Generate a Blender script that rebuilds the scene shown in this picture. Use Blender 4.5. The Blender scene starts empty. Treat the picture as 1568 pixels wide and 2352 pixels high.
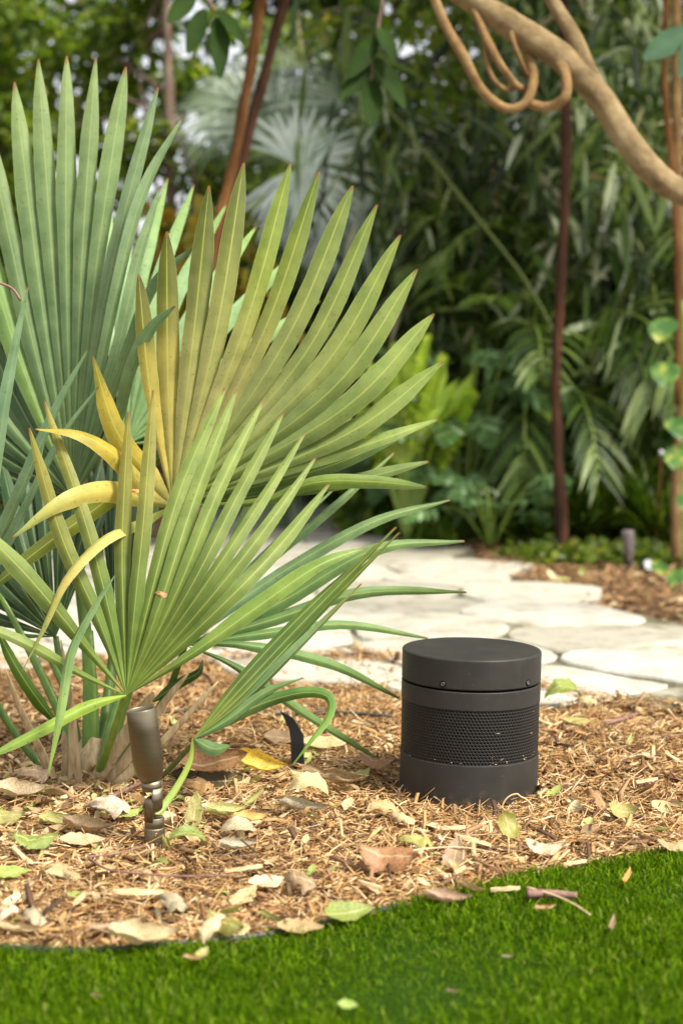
import bpy, math, random
import numpy as np
from mathutils import Vector, Matrix, noise
R = math.radians
sc = bpy.context.scene
COL = sc.collection
rnd = random.Random(7)
rng = np.random.default_rng(7)

# ------------------------------------------------------------------ camera, light, exposure
FPX, PITCH, CAMH = 3800.0, R(5.08), 0.77        # focal length in pixels of a 1568 px wide picture
cam_d = bpy.data.cameras.new('camera'); cam = bpy.data.objects.new('camera', cam_d); COL.objects.link(cam)
cam.location = (0, 0, CAMH); cam.rotation_euler = (R(90) - PITCH, 0, 0)
cam_d.sensor_fit = 'HORIZONTAL'; cam_d.sensor_width = 24; cam_d.lens = FPX / 1568 * 24
cam_d.clip_start = 0.05; cam_d.clip_end = 500
cam_d.dof.use_dof = True; cam_d.dof.focus_distance = 2.86; cam_d.dof.aperture_fstop = 3.0
sc.camera = cam
W = bpy.data.worlds.new('World'); sc.world = W; W.use_nodes = True
wn = W.node_tree.nodes; wl = W.node_tree.links
sky = wn.new('ShaderNodeTexSky'); sky.sky_type = 'NISHITA'; sky.sun_disc = False
SUN_EL, SUN_AZ = R(52), R(128)                  # azimuth clockwise from +Y: from the right, a little behind the camera
sky.sun_elevation = SUN_EL; sky.sun_rotation = SUN_AZ; sky.dust_density = 2.5
hs = wn.new('ShaderNodeHueSaturation'); hs.inputs['Saturation'].default_value = .16      # bright thin cloud over the garden
wl.new(sky.outputs[0], hs.inputs['Color']); wl.new(hs.outputs[0], wn['Background'].inputs[0]); wn['Background'].inputs[1].default_value = 0.12
sd = bpy.data.lights.new('sun', 'SUN'); sd.energy = 2.8; sd.angle = R(13.0); sd.color = (1.0, .93, .77)
sun = bpy.data.objects.new('sun', sd); COL.objects.link(sun)
dv = Vector((math.sin(SUN_AZ)*math.cos(SUN_EL), math.cos(SUN_AZ)*math.cos(SUN_EL), math.sin(SUN_EL)))
sun.rotation_euler = dv.to_track_quat('Z', 'Y').to_euler(); sun.location = dv * 20
sc.view_settings.view_transform = 'Standard'; sc.view_settings.look = 'None'
sc.view_settings.exposure = 1.15; sc.view_settings.gamma = 1
sc.render.engine = 'CYCLES'
sc.cycles.use_denoising = True; sc.cycles.max_bounces = 6; sc.cycles.transparent_max_bounces = 4
sc.cycles.sample_clamp_indirect = 6

# ------------------------------------------------------------------ helpers
cp, sp_ = math.cos(PITCH), math.sin(PITCH)
def ray(u, v):
    a, b = (u - 784) / FPX, (1176 - v) / FPX
    return Vector((a, cp + b * sp_, -sp_ + b * cp))
def P(u, v, Y):
    d = ray(u, v); return Vector((0, 0, CAMH)) + d * (Y / d.y)
def G(u, v, z=0.0):
    d = ray(u, v); return Vector((0, 0, CAMH)) + d * ((z - CAMH) / d.z)
def ppm(Y): return FPX / Y

def tag(o, label=None, cat=None, group=None, kind=None):
    if label: o['label'] = label
    if cat: o['category'] = cat
    if group: o['group'] = group
    if kind: o['kind'] = kind
    return o
def empty(name, loc, label, cat, group=None):
    o = bpy.data.objects.new(name, None); COL.objects.link(o); o.location = loc
    o.empty_display_size = .02
    return tag(o, label, cat, group)
def link(name, me, mat, parent=None):
    o = bpy.data.objects.new(name, me); COL.objects.link(o)
    if mat and not me.materials: me.materials.append(mat)
    if parent:
        o.parent = parent; o.matrix_parent_inverse = Matrix.Translation(-Vector(parent.location))
    return o

class MB:
    """collects faces of one part"""
    def __init__(s): s.v, s.f, s.c, s.uv = [], [], [], []
    def grid(s, rows, cols=None, closed=False, caps=False, uvs=None):
        """rows: list of equal-length rings of points"""
        b = len(s.v); n = len(rows[0])
        for i, r in enumerate(rows):
            for j, p in enumerate(r):
                s.v.append(tuple(p))
                s.c.append(cols[i] if cols else (1, 1, 1))
                s.uv.append((j / max(1, n - 1), i / max(1, len(rows) - 1)))
        m = n if closed else n - 1
        for i in range(len(rows) - 1):
            for j in range(m):
                k = (j + 1) % n
                s.f.append((b + i*n + j, b + i*n + k, b + (i+1)*n + k, b + (i+1)*n + j))
        if caps:
            s.f.append(tuple(b + j for j in reversed(range(n))))
            s.f.append(tuple(b + (len(rows)-1)*n + j for j in range(n)))
    def tube(s, pts, rads, n=10, flat=1.0, caps=True, lump=0.0, up=Vector((0, 0, 1))):
        pts = [Vector(p) for p in pts]; rows = []
        pn = None
        for i, p in enumerate(pts):
            t = (pts[min(i+1, len(pts)-1)] - pts[max(i-1, 0)]).normalized()
            if pn is None:
                a = Vector((0, -1, 0)) if abs(t.y) < .9 else Vector((1, 0, 0))
            else: a = pn
            x = (a - t * a.dot(t)).normalized(); pn = x; y = t.cross(x)
            r = rads[i] if hasattr(rads, '__len__') else rads
            ring = []
            for k in range(n):
                q = 2*math.pi*k/n
                rr = r * (1 + (lump * noise.noise(p * 9 + Vector((math.cos(q), math.sin(q), 0)) * 1.3) if lump else 0))
                ring.append(p + x * (math.cos(q)*rr*flat) + y * (math.sin(q)*rr))
            rows.append(ring)
        s.grid(rows, closed=True, caps=caps)
    def lathe(s, prof, n=48, M=Matrix(), caps=False):
        rows = [[M @ Vector((r*math.cos(2*math.pi*k/n), r*math.sin(2*math.pi*k/n), z)) for k in range(n)] for r, z in prof]
        s.grid(rows, closed=True, caps=caps)
    def build(s, name, mat, parent=None, smooth=True, color=False, uv=False):
        me = bpy.data.meshes.new(name); me.from_pydata(s.v, [], s.f)
        if smooth: me.polygons.foreach_set('use_smooth', [True]*len(me.polygons))
        if color:
            a = me.attributes.new('tint', 'FLOAT_COLOR', 'POINT')
            a.data.foreach_set('color', np.array([(c[0], c[1], c[2], 1) for c in s.c], dtype=np.float32).ravel())
        if uv:
            l = me.uv_layers.new(name='UVMap'); idx = np.empty(len(me.loops), dtype=np.int32)
            me.loops.foreach_get('vertex_index', idx)
            l.data.foreach_set('uv', np.array(s.uv, dtype=np.float32)[idx].ravel())
        me.update()
        return link(name, me, mat, parent)

def np_mesh(name, verts, faces, mat, parent=None, smooth=False):
    me = bpy.data.meshes.new(name); k = faces.shape[1]
    me.vertices.add(len(verts)); me.vertices.foreach_set('co', verts.astype(np.float32).ravel())
    me.loops.add(faces.size); me.loops.foreach_set('vertex_index', faces.astype(np.int32).ravel())
    me.polygons.add(len(faces)); me.polygons.foreach_set('loop_start', np.arange(0, faces.size, k, dtype=np.int32))
    if smooth: me.polygons.foreach_set('use_smooth', np.ones(len(faces), dtype=bool))
    me.update(calc_edges=True); me.validate()
    return link(name, me, mat, parent)

def spline(pts, n=24):
    """Catmull-Rom through points"""
    pts = [Vector(p) for p in pts]
    q = [pts[0]*2 - pts[1]] + pts + [pts[-1]*2 - pts[-2]]
    out = []; segs = len(pts) - 1
    for i in range(n + 1):
        t = i / n * segs; k = min(int(t), segs - 1); t -= k
        a, b, c, d = q[k:k+4]
        out.append(.5*((2*b) + (c - a)*t + (2*a - 5*b + 4*c - d)*t*t + (3*b - a - 3*c + d)*t**3))
    return out
def lerp(a, b, t): return tuple(x + (y - x)*t for x, y in zip(a, b))

# ------------------------------------------------------------------ materials
def newmat(name):
    m = bpy.data.materials.new(name); m.use_nodes = True
    t = m.node_tree; b = t.nodes['Principled BSDF']
    return m, t, b
def N(t, typ, **kw):
    n = t.nodes.new(typ)
    for k, v in kw.items():
        if k.startswith('i_'): n.inputs[k[2:].replace('_', ' ')].default_value = v
        else: setattr(n, k, v)
    return n
def ramp(t, stops, interp='LINEAR'):
    r = t.nodes.new('ShaderNodeValToRGB'); e = r.color_ramp.elements; r.color_ramp.interpolation = interp
    while len(e) < len(stops): e.new(.5)
    for el, (p, c) in zip(e, stops): el.position = p; el.color = (*c, 1)
    return r
def mixc(t, fac, a, b, mode='MIX'):
    m = t.nodes.new('ShaderNodeMix'); m.data_type = 'RGBA'; m.blend_type = mode
    for i, x in ((0, fac), (6, a), (7, b)):
        if isinstance(x, bpy.types.NodeSocket): t.links.new(x, m.inputs[i])
        elif i == 0: m.inputs[0].default_value = x
        else: m.inputs[i].default_value = (*x, 1)
    return m.outputs[2]
def coords(t, scale=(1, 1, 1), src='Object'):
    tc = t.nodes.new('ShaderNodeTexCoord'); mp = t.nodes.new('ShaderNodeMapping'); mp.inputs['Scale'].default_value = scale
    t.links.new(tc.outputs[src], mp.inputs[0]); return mp.outputs[0]
def noise_n(t, vec, scale, detail=4, rough=.55):
    n = N(t, 'ShaderNodeTexNoise'); n.inputs['Scale'].default_value = scale
    n.inputs['Detail'].default_value = detail; n.inputs['Roughness'].default_value = rough
    if vec is not None: t.links.new(vec, n.inputs['Vector'])
    return n.outputs['Fac']
def bump(t, b, h, strength, dist):
    n = N(t, 'ShaderNodeBump'); n.inputs['Strength'].default_value = strength; n.inputs['Distance'].default_value = dist
    t.links.new(h, n.inputs['Height']); t.links.new(n.outputs[0], b.inputs['Normal'])
def leafy(t, b, col, trans=.35, tcol=None):
    """leaf: principled front plus light coming through"""
    t.links.new(col, b.inputs['Base Color'])
    tr = t.nodes.new('ShaderNodeBsdfTranslucent'); mx = t.nodes.new('ShaderNodeMixShader'); mx.inputs[0].default_value = trans
    t.links.new(mixc(t, 1.0, col, tcol or (1.25, 1.3, .6), 'MULTIPLY'), tr.inputs[0])
    t.links.new(b.outputs[0], mx.inputs[1]); t.links.new(tr.outputs[0], mx.inputs[2])
    t.links.new(mx.outputs[0], t.nodes['Material Output'].inputs[0])

def island_mat(name, stops, rough=.5, trans=.3, tcol=None, spec=.5, patch=None):
    m, t, b = newmat(name); g = t.nodes.new('ShaderNodeNewGeometry')
    r = ramp(t, stops); t.links.new(g.outputs['Random Per Island'], r.inputs[0]); c = r.outputs[0]
    n = noise_n(t, coords(t), patch or 3.0, 3)
    rr = ramp(t, [(.3, (.62, .62, .62)), (.7, (1.3, 1.3, 1.2))]); t.links.new(n, rr.inputs[0])
    c = mixc(t, 1.0, c, rr.outputs[0], 'MULTIPLY')
    b.inputs['Roughness'].default_value = rough; b.inputs['Specular IOR Level'].default_value = spec
    if trans: leafy(t, b, c, trans, tcol)
    else: t.links.new(c, b.inputs['Base Color'])
    return m

def frond_mat(name, rib=(.42, .46, .10), ribmix=.6, rough=.46, trans=.25):
    m, t, b = newmat(name)
    at = N(t, 'ShaderNodeAttribute', attribute_name='tint'); uv = t.nodes.new('ShaderNodeUVMap')
    sx = t.nodes.new('ShaderNodeSeparateXYZ'); t.links.new(uv.outputs[0], sx.inputs[0])
    # fine lengthwise veins
    wv = N(t, 'ShaderNodeMath', operation='MULTIPLY'); t.links.new(sx.outputs[0], wv.inputs[0]); wv.inputs[1].default_value = 75
    sn = N(t, 'ShaderNodeMath', operation='SINE'); t.links.new(wv.outputs[0], sn.inputs[0])
    vr = ramp(t, [(0, (.965, .965, .965)), (1, (1.03, 1.03, 1.03))])
    mr = N(t, 'ShaderNodeMapRange'); mr.inputs[1].default_value = -1; t.links.new(sn.outputs[0], mr.inputs[0]); t.links.new(mr.outputs[0], vr.inputs[0])
    n = noise_n(t, coords(t), 22, 4); nr = ramp(t, [(.3, (.74, .78, .74)), (.7, (1.2, 1.14, 1.12))]); t.links.new(n, nr.inputs[0])
    c = mixc(t, 1, at.outputs[0], vr.outputs[0], 'MULTIPLY'); c = mixc(t, 1, c, nr.outputs[0], 'MULTIPLY')
    # small brown specks
    n2 = noise_n(t, coords(t), 160, 2); s2 = ramp(t, [(.64, (0, 0, 0)), (.70, (.6, .6, .6))]); t.links.new(n2, s2.inputs[0])
    c = mixc(t, s2.outputs[0], c, (.16, .11, .03))
    # midrib
    d = N(t, 'ShaderNodeMath', operation='SUBTRACT'); t.links.new(sx.outputs[0], d.inputs[0]); d.inputs[1].default_value = .5
    a = N(t, 'ShaderNodeMath', operation='ABSOLUTE'); t.links.new(d.outputs[0], a.inputs[0])
    rr = ramp(t, [(.016, (ribmix,)*3), (.045, (0, 0, 0))]); t.links.new(a.outputs[0], rr.inputs[0])
    c = mixc(t, rr.outputs[0], c, rib)
    # pale dry rim
    er = ramp(t, [(.475, (0, 0, 0)), (.495, (.45, .45, .45))]); t.links.new(a.outputs[0], er.inputs[0])
    c = mixc(t, er.outputs[0], c, (.45, .48, .25))
    # dry brown tip
    tr_ = ramp(t, [(.980, (0, 0, 0)), (.996, (1, 1, 1))]); t.links.new(sx.outputs[1], tr_.inputs[0])
    c = mixc(t, tr_.outputs[0], c, (.22, .11, .035))
    b.inputs['Roughness'].default_value = rough; b.inputs['Specular IOR Level'].default_value = .28
    bump(t, b, sn.outputs[0], .10, .0005)
    leafy(t, b, c, trans, (1.15, 1.2, .75))
    return m

# ================================================================== THE SETTING
def hgt(x, y):
    """gentle unevenness of the beds"""
    return .012*noise.noise(Vector((x*2.2, y*2.2, 0))) + .006*noise.noise(Vector((x*7, y*7, 3)))

# turf / mulch border as it runs on the ground (pixel trace of the edging)
edge_px = [(-900, 2150), (-300, 2188), (0, 2188), (250, 2187), (420, 2176), (560, 2160), (700, 2140), (830, 2117), (960, 2086), (1090, 2058),
           (1200, 2030), (1320, 2003), (1430, 1987), (1568, 1965), (1750, 1930), (2100, 1860)]
edge = [G(u, v) for u, v in edge_px]
ex = np.array([p.x for p in edge]); ey = np.array([p.y for p in edge])
def edge_y(x): return np.interp(x, ex, ey)

# ---- ground sheet (dark humus soil out to the horizon)
m, t, b = newmat('soil')
c = ramp(t, [(.3, (.045, .026, .014)), (.55, (.13, .075, .036)), (.75, (.22, .13, .06))]); t.links.new(noise_n(t, coords(t), 9, 8, .7), c.inputs[0])
t.links.new(c.outputs[0], b.inputs['Base Color']); b.inputs['Roughness'].default_value = .95
bump(t, b, noise_n(t, coords(t), 60, 5, .7), .8, .01)
M_soil = m
mb = MB(); xs = [-150, -30, -8] + [-4 + .1*i for i in range(81)] + [8, 30, 150]; ys = [-60, -10, 0] + [1 + .1*i for i in range(91)] + [14, 30, 60, 200]
mb.grid([[(x, y, hgt(x, y) - .017 if -4 <= x <= 4 and 1 <= y <= 10 else -.02) for x in xs] for y in ys])
tag(mb.build('ground', M_soil), kind='structure')

# ---- path of irregular limestone flags
path_px = [(-900, 1535), (0, 1532), (300, 1528), (560, 1522), (700, 1517), (900, 1520), (1060, 1545), (1250, 1588), (1420, 1618), (1568, 1643), (1850, 1690), (2300, 1760),
           (2300, 1560), (1850, 1475), (1568, 1437), (1420, 1408), (1310, 1398), (1255, 1368), (1235, 1345), (1120, 1318), (1085, 1288), (1090, 1272), (960, 1240), (850, 1212), (800, 1196),
           (850, 1172), (880, 1150), (700, 1138), (560, 1138), (480, 1170), (300, 1260), (-900, 1330)]
path_poly = [G(u, v).to_2d() for u, v in path_px]
def inside(p, poly):
    x, y = p; c = False; j = len(poly) - 1
    for i in range(len(poly)):
        xi, yi = poly[i]; xj, yj = poly[j]
        if (yi > y) != (yj > y) and x < (xj - xi)*(y - yi)/(yj - yi) + xi: c = not c
        j = i
    return c
seeds = []
sr = random.Random(21)
bx0, bx1 = -3.2, 3.0; by0, by1 = 3.4, 10.2
tries = 0
while tries < 5000:
    tries += 1
    p = Vector((sr.uniform(bx0, bx1), sr.uniform(by0, by1)))
    if all(math.hypot((p - q).x*.72, (p - q).y) > .29 for q in seeds): seeds.append(p)
ring = []
def clip(poly, a, nrm):
    out = []
    for i in range(len(poly)):
        p, q = poly[i], poly[(i+1) % len(poly)]; dp, dq = (p - a).dot(nrm), (q - a).dot(nrm)
        if dp <= 0: out.append(p)
        if (dp < 0) != (dq < 0): out.append(p + (q - p)*(dp/(dp - dq)))
    return out
m, t, b = newmat('limestone')
at = N(t, 'ShaderNodeNewGeometry'); r1 = ramp(t, [(0, (.33, .31, .25)), (.3, (.44, .415, .36)), (1, (.53, .51, .455))]); t.links.new(at.outputs['Random Per Island'], r1.inputs[0])
r2 = ramp(t, [(.34, (.55, .51, .40)), (.47, (.93, .92, .88)), (.62, (1.08, 1.08, 1.06))]); t.links.new(noise_n(t, coords(t), 7, 9, .74), r2.inputs[0])
c = mixc(t, 1, r1.outputs[0], r2.outputs[0], 'MULTIPLY')
r3 = ramp(t, [(.56, (0, 0, 0)), (.66, (.8, .8, .8))]); t.links.new(noise_n(t, coords(t, (.6, 1.3, 1)), 15, 8, .75), r3.inputs[0])
c = mixc(t, r3.outputs[0], c, (.26, .21, .12))
t.links.new(c, b.inputs['Base Color']); b.inputs['Roughness'].default_value = .8
bump(t, b, noise_n(t, coords(t), 30, 6, .7), .7, .012)
M_stone = m
mb = MB()
for i, s_ in enumerate(seeds):
    if not inside(s_ + Vector((0, .13)), path_poly) or not (inside(s_, path_poly) or inside(s_ + Vector((0, .09)), path_poly)): continue
    poly = [s_ + Vector(q) for q in ((-.5, -.5), (.5, -.5), (.5, .5), (-.5, .5))]
    for q in seeds:
        if q is s_ or (q - s_).length > 1.1: continue
        d = q - s_; poly = clip(poly, s_ + d*.5 - d.normalized()*.005, d.normalized())
    # resample with rough rounded outline
    pts = []
    for k in range(len(poly)):
        a, c_ = poly[k], poly[(k+1) % len(poly)]; L = (c_ - a).length; n = max(2, int(L/.05))
        for j in range(n):
            tt = (j + .5)/n; p = a.lerp(c_, tt)
            pts.append(p)
    ctr = sum(pts, Vector((0, 0)))/len(pts)
    pts = [p + (p - ctr).normalized()*(.001 + .014*noise.noise(Vector((p.x*8, p.y*8, i))) + .010*noise.noise(Vector((p.x*26, p.y*26, i)))) for p in pts]
    z = .012 + sr.uniform(-.004, .006)
    sm = [(pts[k-1] + pts[k]*2 + pts[(k+1) % len(pts)])/4 for k in range(len(pts))]
    rings = []
    for f, dz in ((1, -.02), (1, z - .006), (.985, z), (.6, z + .0015), (.03, z + .002)):
        rings.append([(ctr.x + (p.x - ctr.x)*f, ctr.y + (p.y - ctr.y)*f, dz + (.003*noise.noise(Vector((p.x*5, p.y*5, f*3))) if dz > 0 else 0)) for p in sm])
    mb.grid(rings, closed=True, caps=True)
tag(mb.build('path', M_stone, smooth=False), kind='structure')
m, t, b = newmat('joint_sand')
c = ramp(t, [(.42, (.06, .05, .025)), (.50, (.16, .145, .08)), (.58, (.34, .32, .25))]); t.links.new(noise_n(t, coords(t), 5, 6), c.inputs[0])
t.links.new(c.outputs[0], b.inputs['Base Color']); b.inputs['Roughness'].default_value = .95
me = bpy.data.meshes.new('path_bed'); me.from_pydata([(p.x, p.y, .0065) for p in path_poly], [], [tuple(range(len(path_poly)))])
tag(link('path_bed', me, m), kind='structure')

# ---- shredded mulch: fibres and chips
mm, t, b = newmat('wood_mulch')
g = t.nodes.new('ShaderNodeNewGeometry')
r1 = ramp(t, [(0, (.13, .065, .028)), (.16, (.25, .135, .055)), (.40, (.48, .29, .12)), (.66, (.62, .41, .19)), (.88, (.74, .56, .32)), (1, (.80, .66, .44))])
t.links.new(g.outputs['Random Per Island'], r1.inputs[0])
r2 = ramp(t, [(.3, (.72, .66, .60)), (.7, (1.15, 1.12, 1.1))]); t.links.new(noise_n(t, coords(t), 3.2, 4, .6), r2.inputs[0])
c = mixc(t, 1, r1.outputs[0], r2.outputs[0], 'MULTIPLY')
r3 = ramp(t, [(.35, (.78, .75, .72)), (.65, (1.12, 1.12, 1.1))]); t.links.new(noise_n(t, coords(t), 220, 2, .6), r3.inputs[0])
c = mixc(t, 1, c, r3.outputs[0], 'MULTIPLY')
t.links.new(c, b.inputs['Base Color']); b.inputs['Roughness'].default_value = .75; b.inputs['Specular IOR Level'].default_value = .25
M_mulch = mm
_n = sorted((p.x, p.y) for p in path_poly[:12]); near_x = np.array([a for a, _ in _n]); near_y = np.array([a for _, a in _n])
def chips(name, X, Y, kind='fibre', scale=1.0, mat=None, zmax=.016):
    n = len(X)
    over = np.where((Y > 3.2) & (Y < 4.6), np.clip((Y - np.interp(X, near_x, near_y) + .06)/.06, 0, 1)*.021, 0)
    z0 = over + np.array([hgt(x, y) for x, y in zip(X, Y)]) + rng.uniform(-.015, zmax - .011, n)
    if kind == 'fibre': L = rng.gamma(3.0, .008, n)*scale + .008; w = rng.uniform(.0006, .0017, n)*scale; h = w*rng.uniform(.4, .9, n)
    else: L = rng.uniform(.014, .052, n)*scale; w = rng.uniform(.0018, .0060, n)*scale; h = rng.uniform(.0006, .0018, n)*scale
    yaw = rng.uniform(0, 2*np.pi, n); pit = rng.normal(0, .20, n); pit = np.where(rng.random(n) < .06, rng.uniform(-.9, .9, n), pit)
    roll = rng.normal(0, .5, n); bow = rng.normal(0, .13, n)*L
    zb = rng.normal(0, .05, n)*L
    sec = [-1, 0, 1]; V = []
    tx = np.stack([np.cos(yaw)*np.cos(pit), np.sin(yaw)*np.cos(pit), np.sin(pit)], 1)
    sx = np.stack([-np.sin(yaw), np.cos(yaw), np.zeros(n)], 1); nz = np.cross(tx, sx)
    s2 = sx*np.cos(roll)[:, None] + nz*np.sin(roll)[:, None]; n2 = nz*np.cos(roll)[:, None] - sx*np.sin(roll)[:, None]
    C = np.stack([X, Y, z0 + np.abs(np.sin(pit))*L*.45], 1)
    for s in sec:
        taper = .45 + .55*(1 - s*s) if kind == 'fibre' else rng.uniform(.55, 1.0, n)
        c = C + tx*(s*L/2)[:, None] + s2*(bow*(1 - s*s))[:, None] + n2*(zb*(1-s*s))[:, None]
        ww = (w*taper)[:, None]; hh = (h*(taper))[:, None]
        V += [c + s2*ww, c + n2*hh*1.2, c - s2*ww, c - n2*hh]
    V = np.stack(V, 1).reshape(-1, 3)
    F = []
    for a in (0, 4):
        for k in range(4):
            j = (k + 1) % 4; F.append((a+k, a+j, a+4+j, a+4+k))
    F += [(3, 2, 1, 0), (8, 9, 10, 11)]
    F = (np.array(F)[None] + (np.arange(n)*12)[:, None, None]).reshape(-1, 4)
    return tag(np_mesh(name, V, F, mat or M_mulch), kind='stuff')
pp = path_poly
def near_bed(n, y0, y1, bias=1.0):
    Y = y0 + (y1 - y0)*rng.random(n)**bias; X = rng.uniform(-.72, .80, n)*(Y*.47)*1.0
    ok = Y > edge_y(X) + .004
    X, Y = X[ok], Y[ok]
    py = np.array([G(u, v).y for u, v in path_px[:12]]); px_ = np.array([G(u, v).x for u, v in path_px[:12]])
    o = np.argsort(px_); near = np.interp(X, px_[o], py[o])
    ok = Y < near + rng.normal(.012, .030, len(Y))
    return X[ok], Y[ok]
X, Y = near_bed(130000, 2.1, 4.5, 1.15); chips('wood_mulch', X, Y, 'fibre')
X, Y = near_bed(29000, 2.1, 4.5, 1.15); chips('wood_mulch_chips', X, Y, 'chip', zmax=.014)
X, Y = near_bed(5200, 2.1, 4.5, 1.15); m4, t, b = newmat('bark_bits'); g = t.nodes.new('ShaderNodeNewGeometry'); r1 = ramp(t, [(0, (.06, .03, .015)), (.5, (.20, .10, .045)), (.85, (.38, .22, .10)), (1, (.60, .42, .22))]); t.links.new(g.outputs['Random Per Island'], r1.inputs[0]); t.links.new(r1.outputs[0], b.inputs['Base Color']); b.inputs['Roughness'].default_value = .85
chips('wood_mulch_bark', X, Y, 'chip', scale=1.35, zmax=.014, mat=m4)
# far bed beyond the path
n = 90000; Yf = rng.uniform(4.6, 10.5, n); Xf = rng.uniform(-.45, .30, n)*Yf*1.2
Xf = rng.uniform(-3.2, 3.6, n)
far_ok = np.array([not inside((x, y), path_poly) for x, y in zip(Xf, Yf)]) & (np.abs(Xf) < Yf*.48) & (Yf > 4.2)
m2, t, b = newmat('red_mulch'); g = t.nodes.new('ShaderNodeNewGeometry')
r1 = ramp(t, [(0, (.10, .05, .02)), (.45, (.33, .18, .075)), (.85, (.48, .29, .13)), (1, (.64, .46, .27))]); t.links.new(g.outputs['Random Per Island'], r1.inputs[0])
t.links.new(r1.outputs[0], b.inputs['Base Color']); b.inputs['Roughness'].default_value = .8
chips('far_bed_mulch', Xf[far_ok], Yf[far_ok], 'chip', 1.15, m2, .02)

# ---- artificial turf
m, t, b = newmat('turf_backing'); b.inputs['Base Color'].default_value = (.022, .05, .006, 1); b.inputs['Roughness'].default_value = 1; b.inputs['Specular IOR Level'].default_value = 0
mb = MB()
xs = np.linspace(-1.1, 1.3, 60)
mb.grid([[(x, edge_y(x)*f + 1.0*(1 - f), .004 + hgt(x, edge_y(x)) * f) for x in xs] for f in (0, .5, .8, .997)])
tag(mb.build('lawn_base', m), kind='structure')
m, t, b = newmat('turf'); g = t.nodes.new('ShaderNodeNewGeometry')
r1 = ramp(t, [(0, (.03, .07, .001)), (.35, (.085, .17, .002)), (.7, (.14, .26, .003)), (.93, (.22, .36, .008)), (1, (.33, .36, .10))]); t.links.new(g.outputs['Random Per Island'], r1.inputs[0])
r2 = ramp(t, [(.32, (.58, .64, .58)), (.66, (1.15, 1.10, 1.0))]); t.links.new(noise_n(t, coords(t), 22, 7, .75), r2.inputs[0])
c = mixc(t, 1, r1.outputs[0], r2.outputs[0], 'MULTIPLY')
b.inputs['Roughness'].default_value = .55; b.inputs['Specular IOR Level'].default_value = .08
leafy(t, b, c, .4, (1.15, 1.25, .3)); M_turf = m
n = 330000
X = rng.uniform(-1.05, 1.2, n); Y = rng.uniform(1.4, 2.95, n); bl = np.array([noise.noise(Vector((x*14, y*9, 5))) for x, y in zip(X, Y)]); k = (Y < edge_y(X) + rng.normal(0, .0025, n) + np.clip((X - .0)/.12, 0, 1)*(.005 + .016*np.maximum(0, bl + .15))) & (np.abs(X) < Y*.2063*1.9 + .08); X, Y = X[k], Y[k]
# clumped in stitch tufts
X = np.where(rng.random(len(X)) < .7, np.round(X/.0085)*.0085 + rng.normal(0, .0017, len(X)), X)
n = len(X); L = rng.uniform(.009, .019, n); w = rng.uniform(.0007, .0013, n)
yaw = rng.uniform(0, 2*np.pi, n); lean = np.abs(rng.normal(.25, .28, n)); curl = rng.normal(.6, .45, n)
low = rng.random(n) < .25; lean = np.where(low, lean + .6, lean); L = np.where(low, L*.7, L)
d = np.stack([np.cos(yaw), np.sin(yaw), np.zeros(n)], 1); fa = rng.uniform(0, 2*np.pi, n); s = np.stack([np.cos(fa), np.sin(fa), np.zeros(n)], 1)
z = np.array([hgt(x, y) for x, y in zip(X, Y)]) + .004
p0 = np.stack([X, Y, z], 1)
up = np.array([0, 0, 1.0])
def stp(p, a, l): return p + d*(np.sin(a)*l)[:, None] + up*(np.cos(a)*l)[:, None]
p1 = stp(p0, lean, L*.5); p2 = stp(p1, lean + curl, L*.5)
ww = w[:, None]
V = np.stack([p0 - s*ww, p0 + s*ww, p1 - s*ww*.9, p1 + s*ww*.9, p2 - s*ww*.35, p2 + s*ww*.35], 1).reshape(-1, 3)
F = (np.array([(0, 1, 3, 2), (2, 3, 5, 4)])[None] + (np.arange(n)*6)[:, None, None]).reshape(-1, 4)
tag(np_mesh('grass', V, F, M_turf), 'bright green clipped turf', kind='stuff')

# ---- thin plastic lawn edging
m, t, b = newmat('edging_plastic'); b.inputs['Base Color'].default_value = (.035, .042, .055, 1); b.inputs['Roughness'].default_value = .45
n1 = noise_n(t, coords(t), 40, 5); r_ = ramp(t, [(.45, (.018, .021, .027)), (.75, (.08, .07, .05))]); t.links.new(n1, r_.inputs[0]); t.links.new(r_.outputs[0], b.inputs['Base Color'])
mb = MB(); rows = []
for q in np.linspace(-1.0, 1.1, 90):
    y = float(edge_y(q)); z = hgt(q, y) - .02*min(1, max(0, (q - .06)/.15))
    rows.append([(q, y - .004, -.03), (q, y - .003, z + .009), (q, y - .0012, z + .012), (q, y + .0018, z + .012), (q, y + .0028, z + .009), (q, y + .0035, -.03)])
mb.grid(rows)
tag(mb.build('lawn_edging', m), 'thin dark plastic edging strip between the turf and the mulch bed', 'edging')

# ================================================================== BOLLARD SPEAKER
SX, SY = .232, 2.975; SR = .1262; SH = .2565
m, t, b = newmat('powder_coat')
c = ramp(t, [(.35, (.025, .0235, .021)), (.7, (.038, .035, .031))]); t.links.new(noise_n(t, coords(t), 14, 5, .6), c.inputs[0])
n2 = noise_n(t, coords(t), 330, 1); r_ = ramp(t, [(.765, (0, 0, 0)), (.79, (.6, .6, .6))]); t.links.new(n2, r_.inputs[0])
cc = mixc(t, r_.outputs[0], c.outputs[0], (.22, .19, .15))
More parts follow.
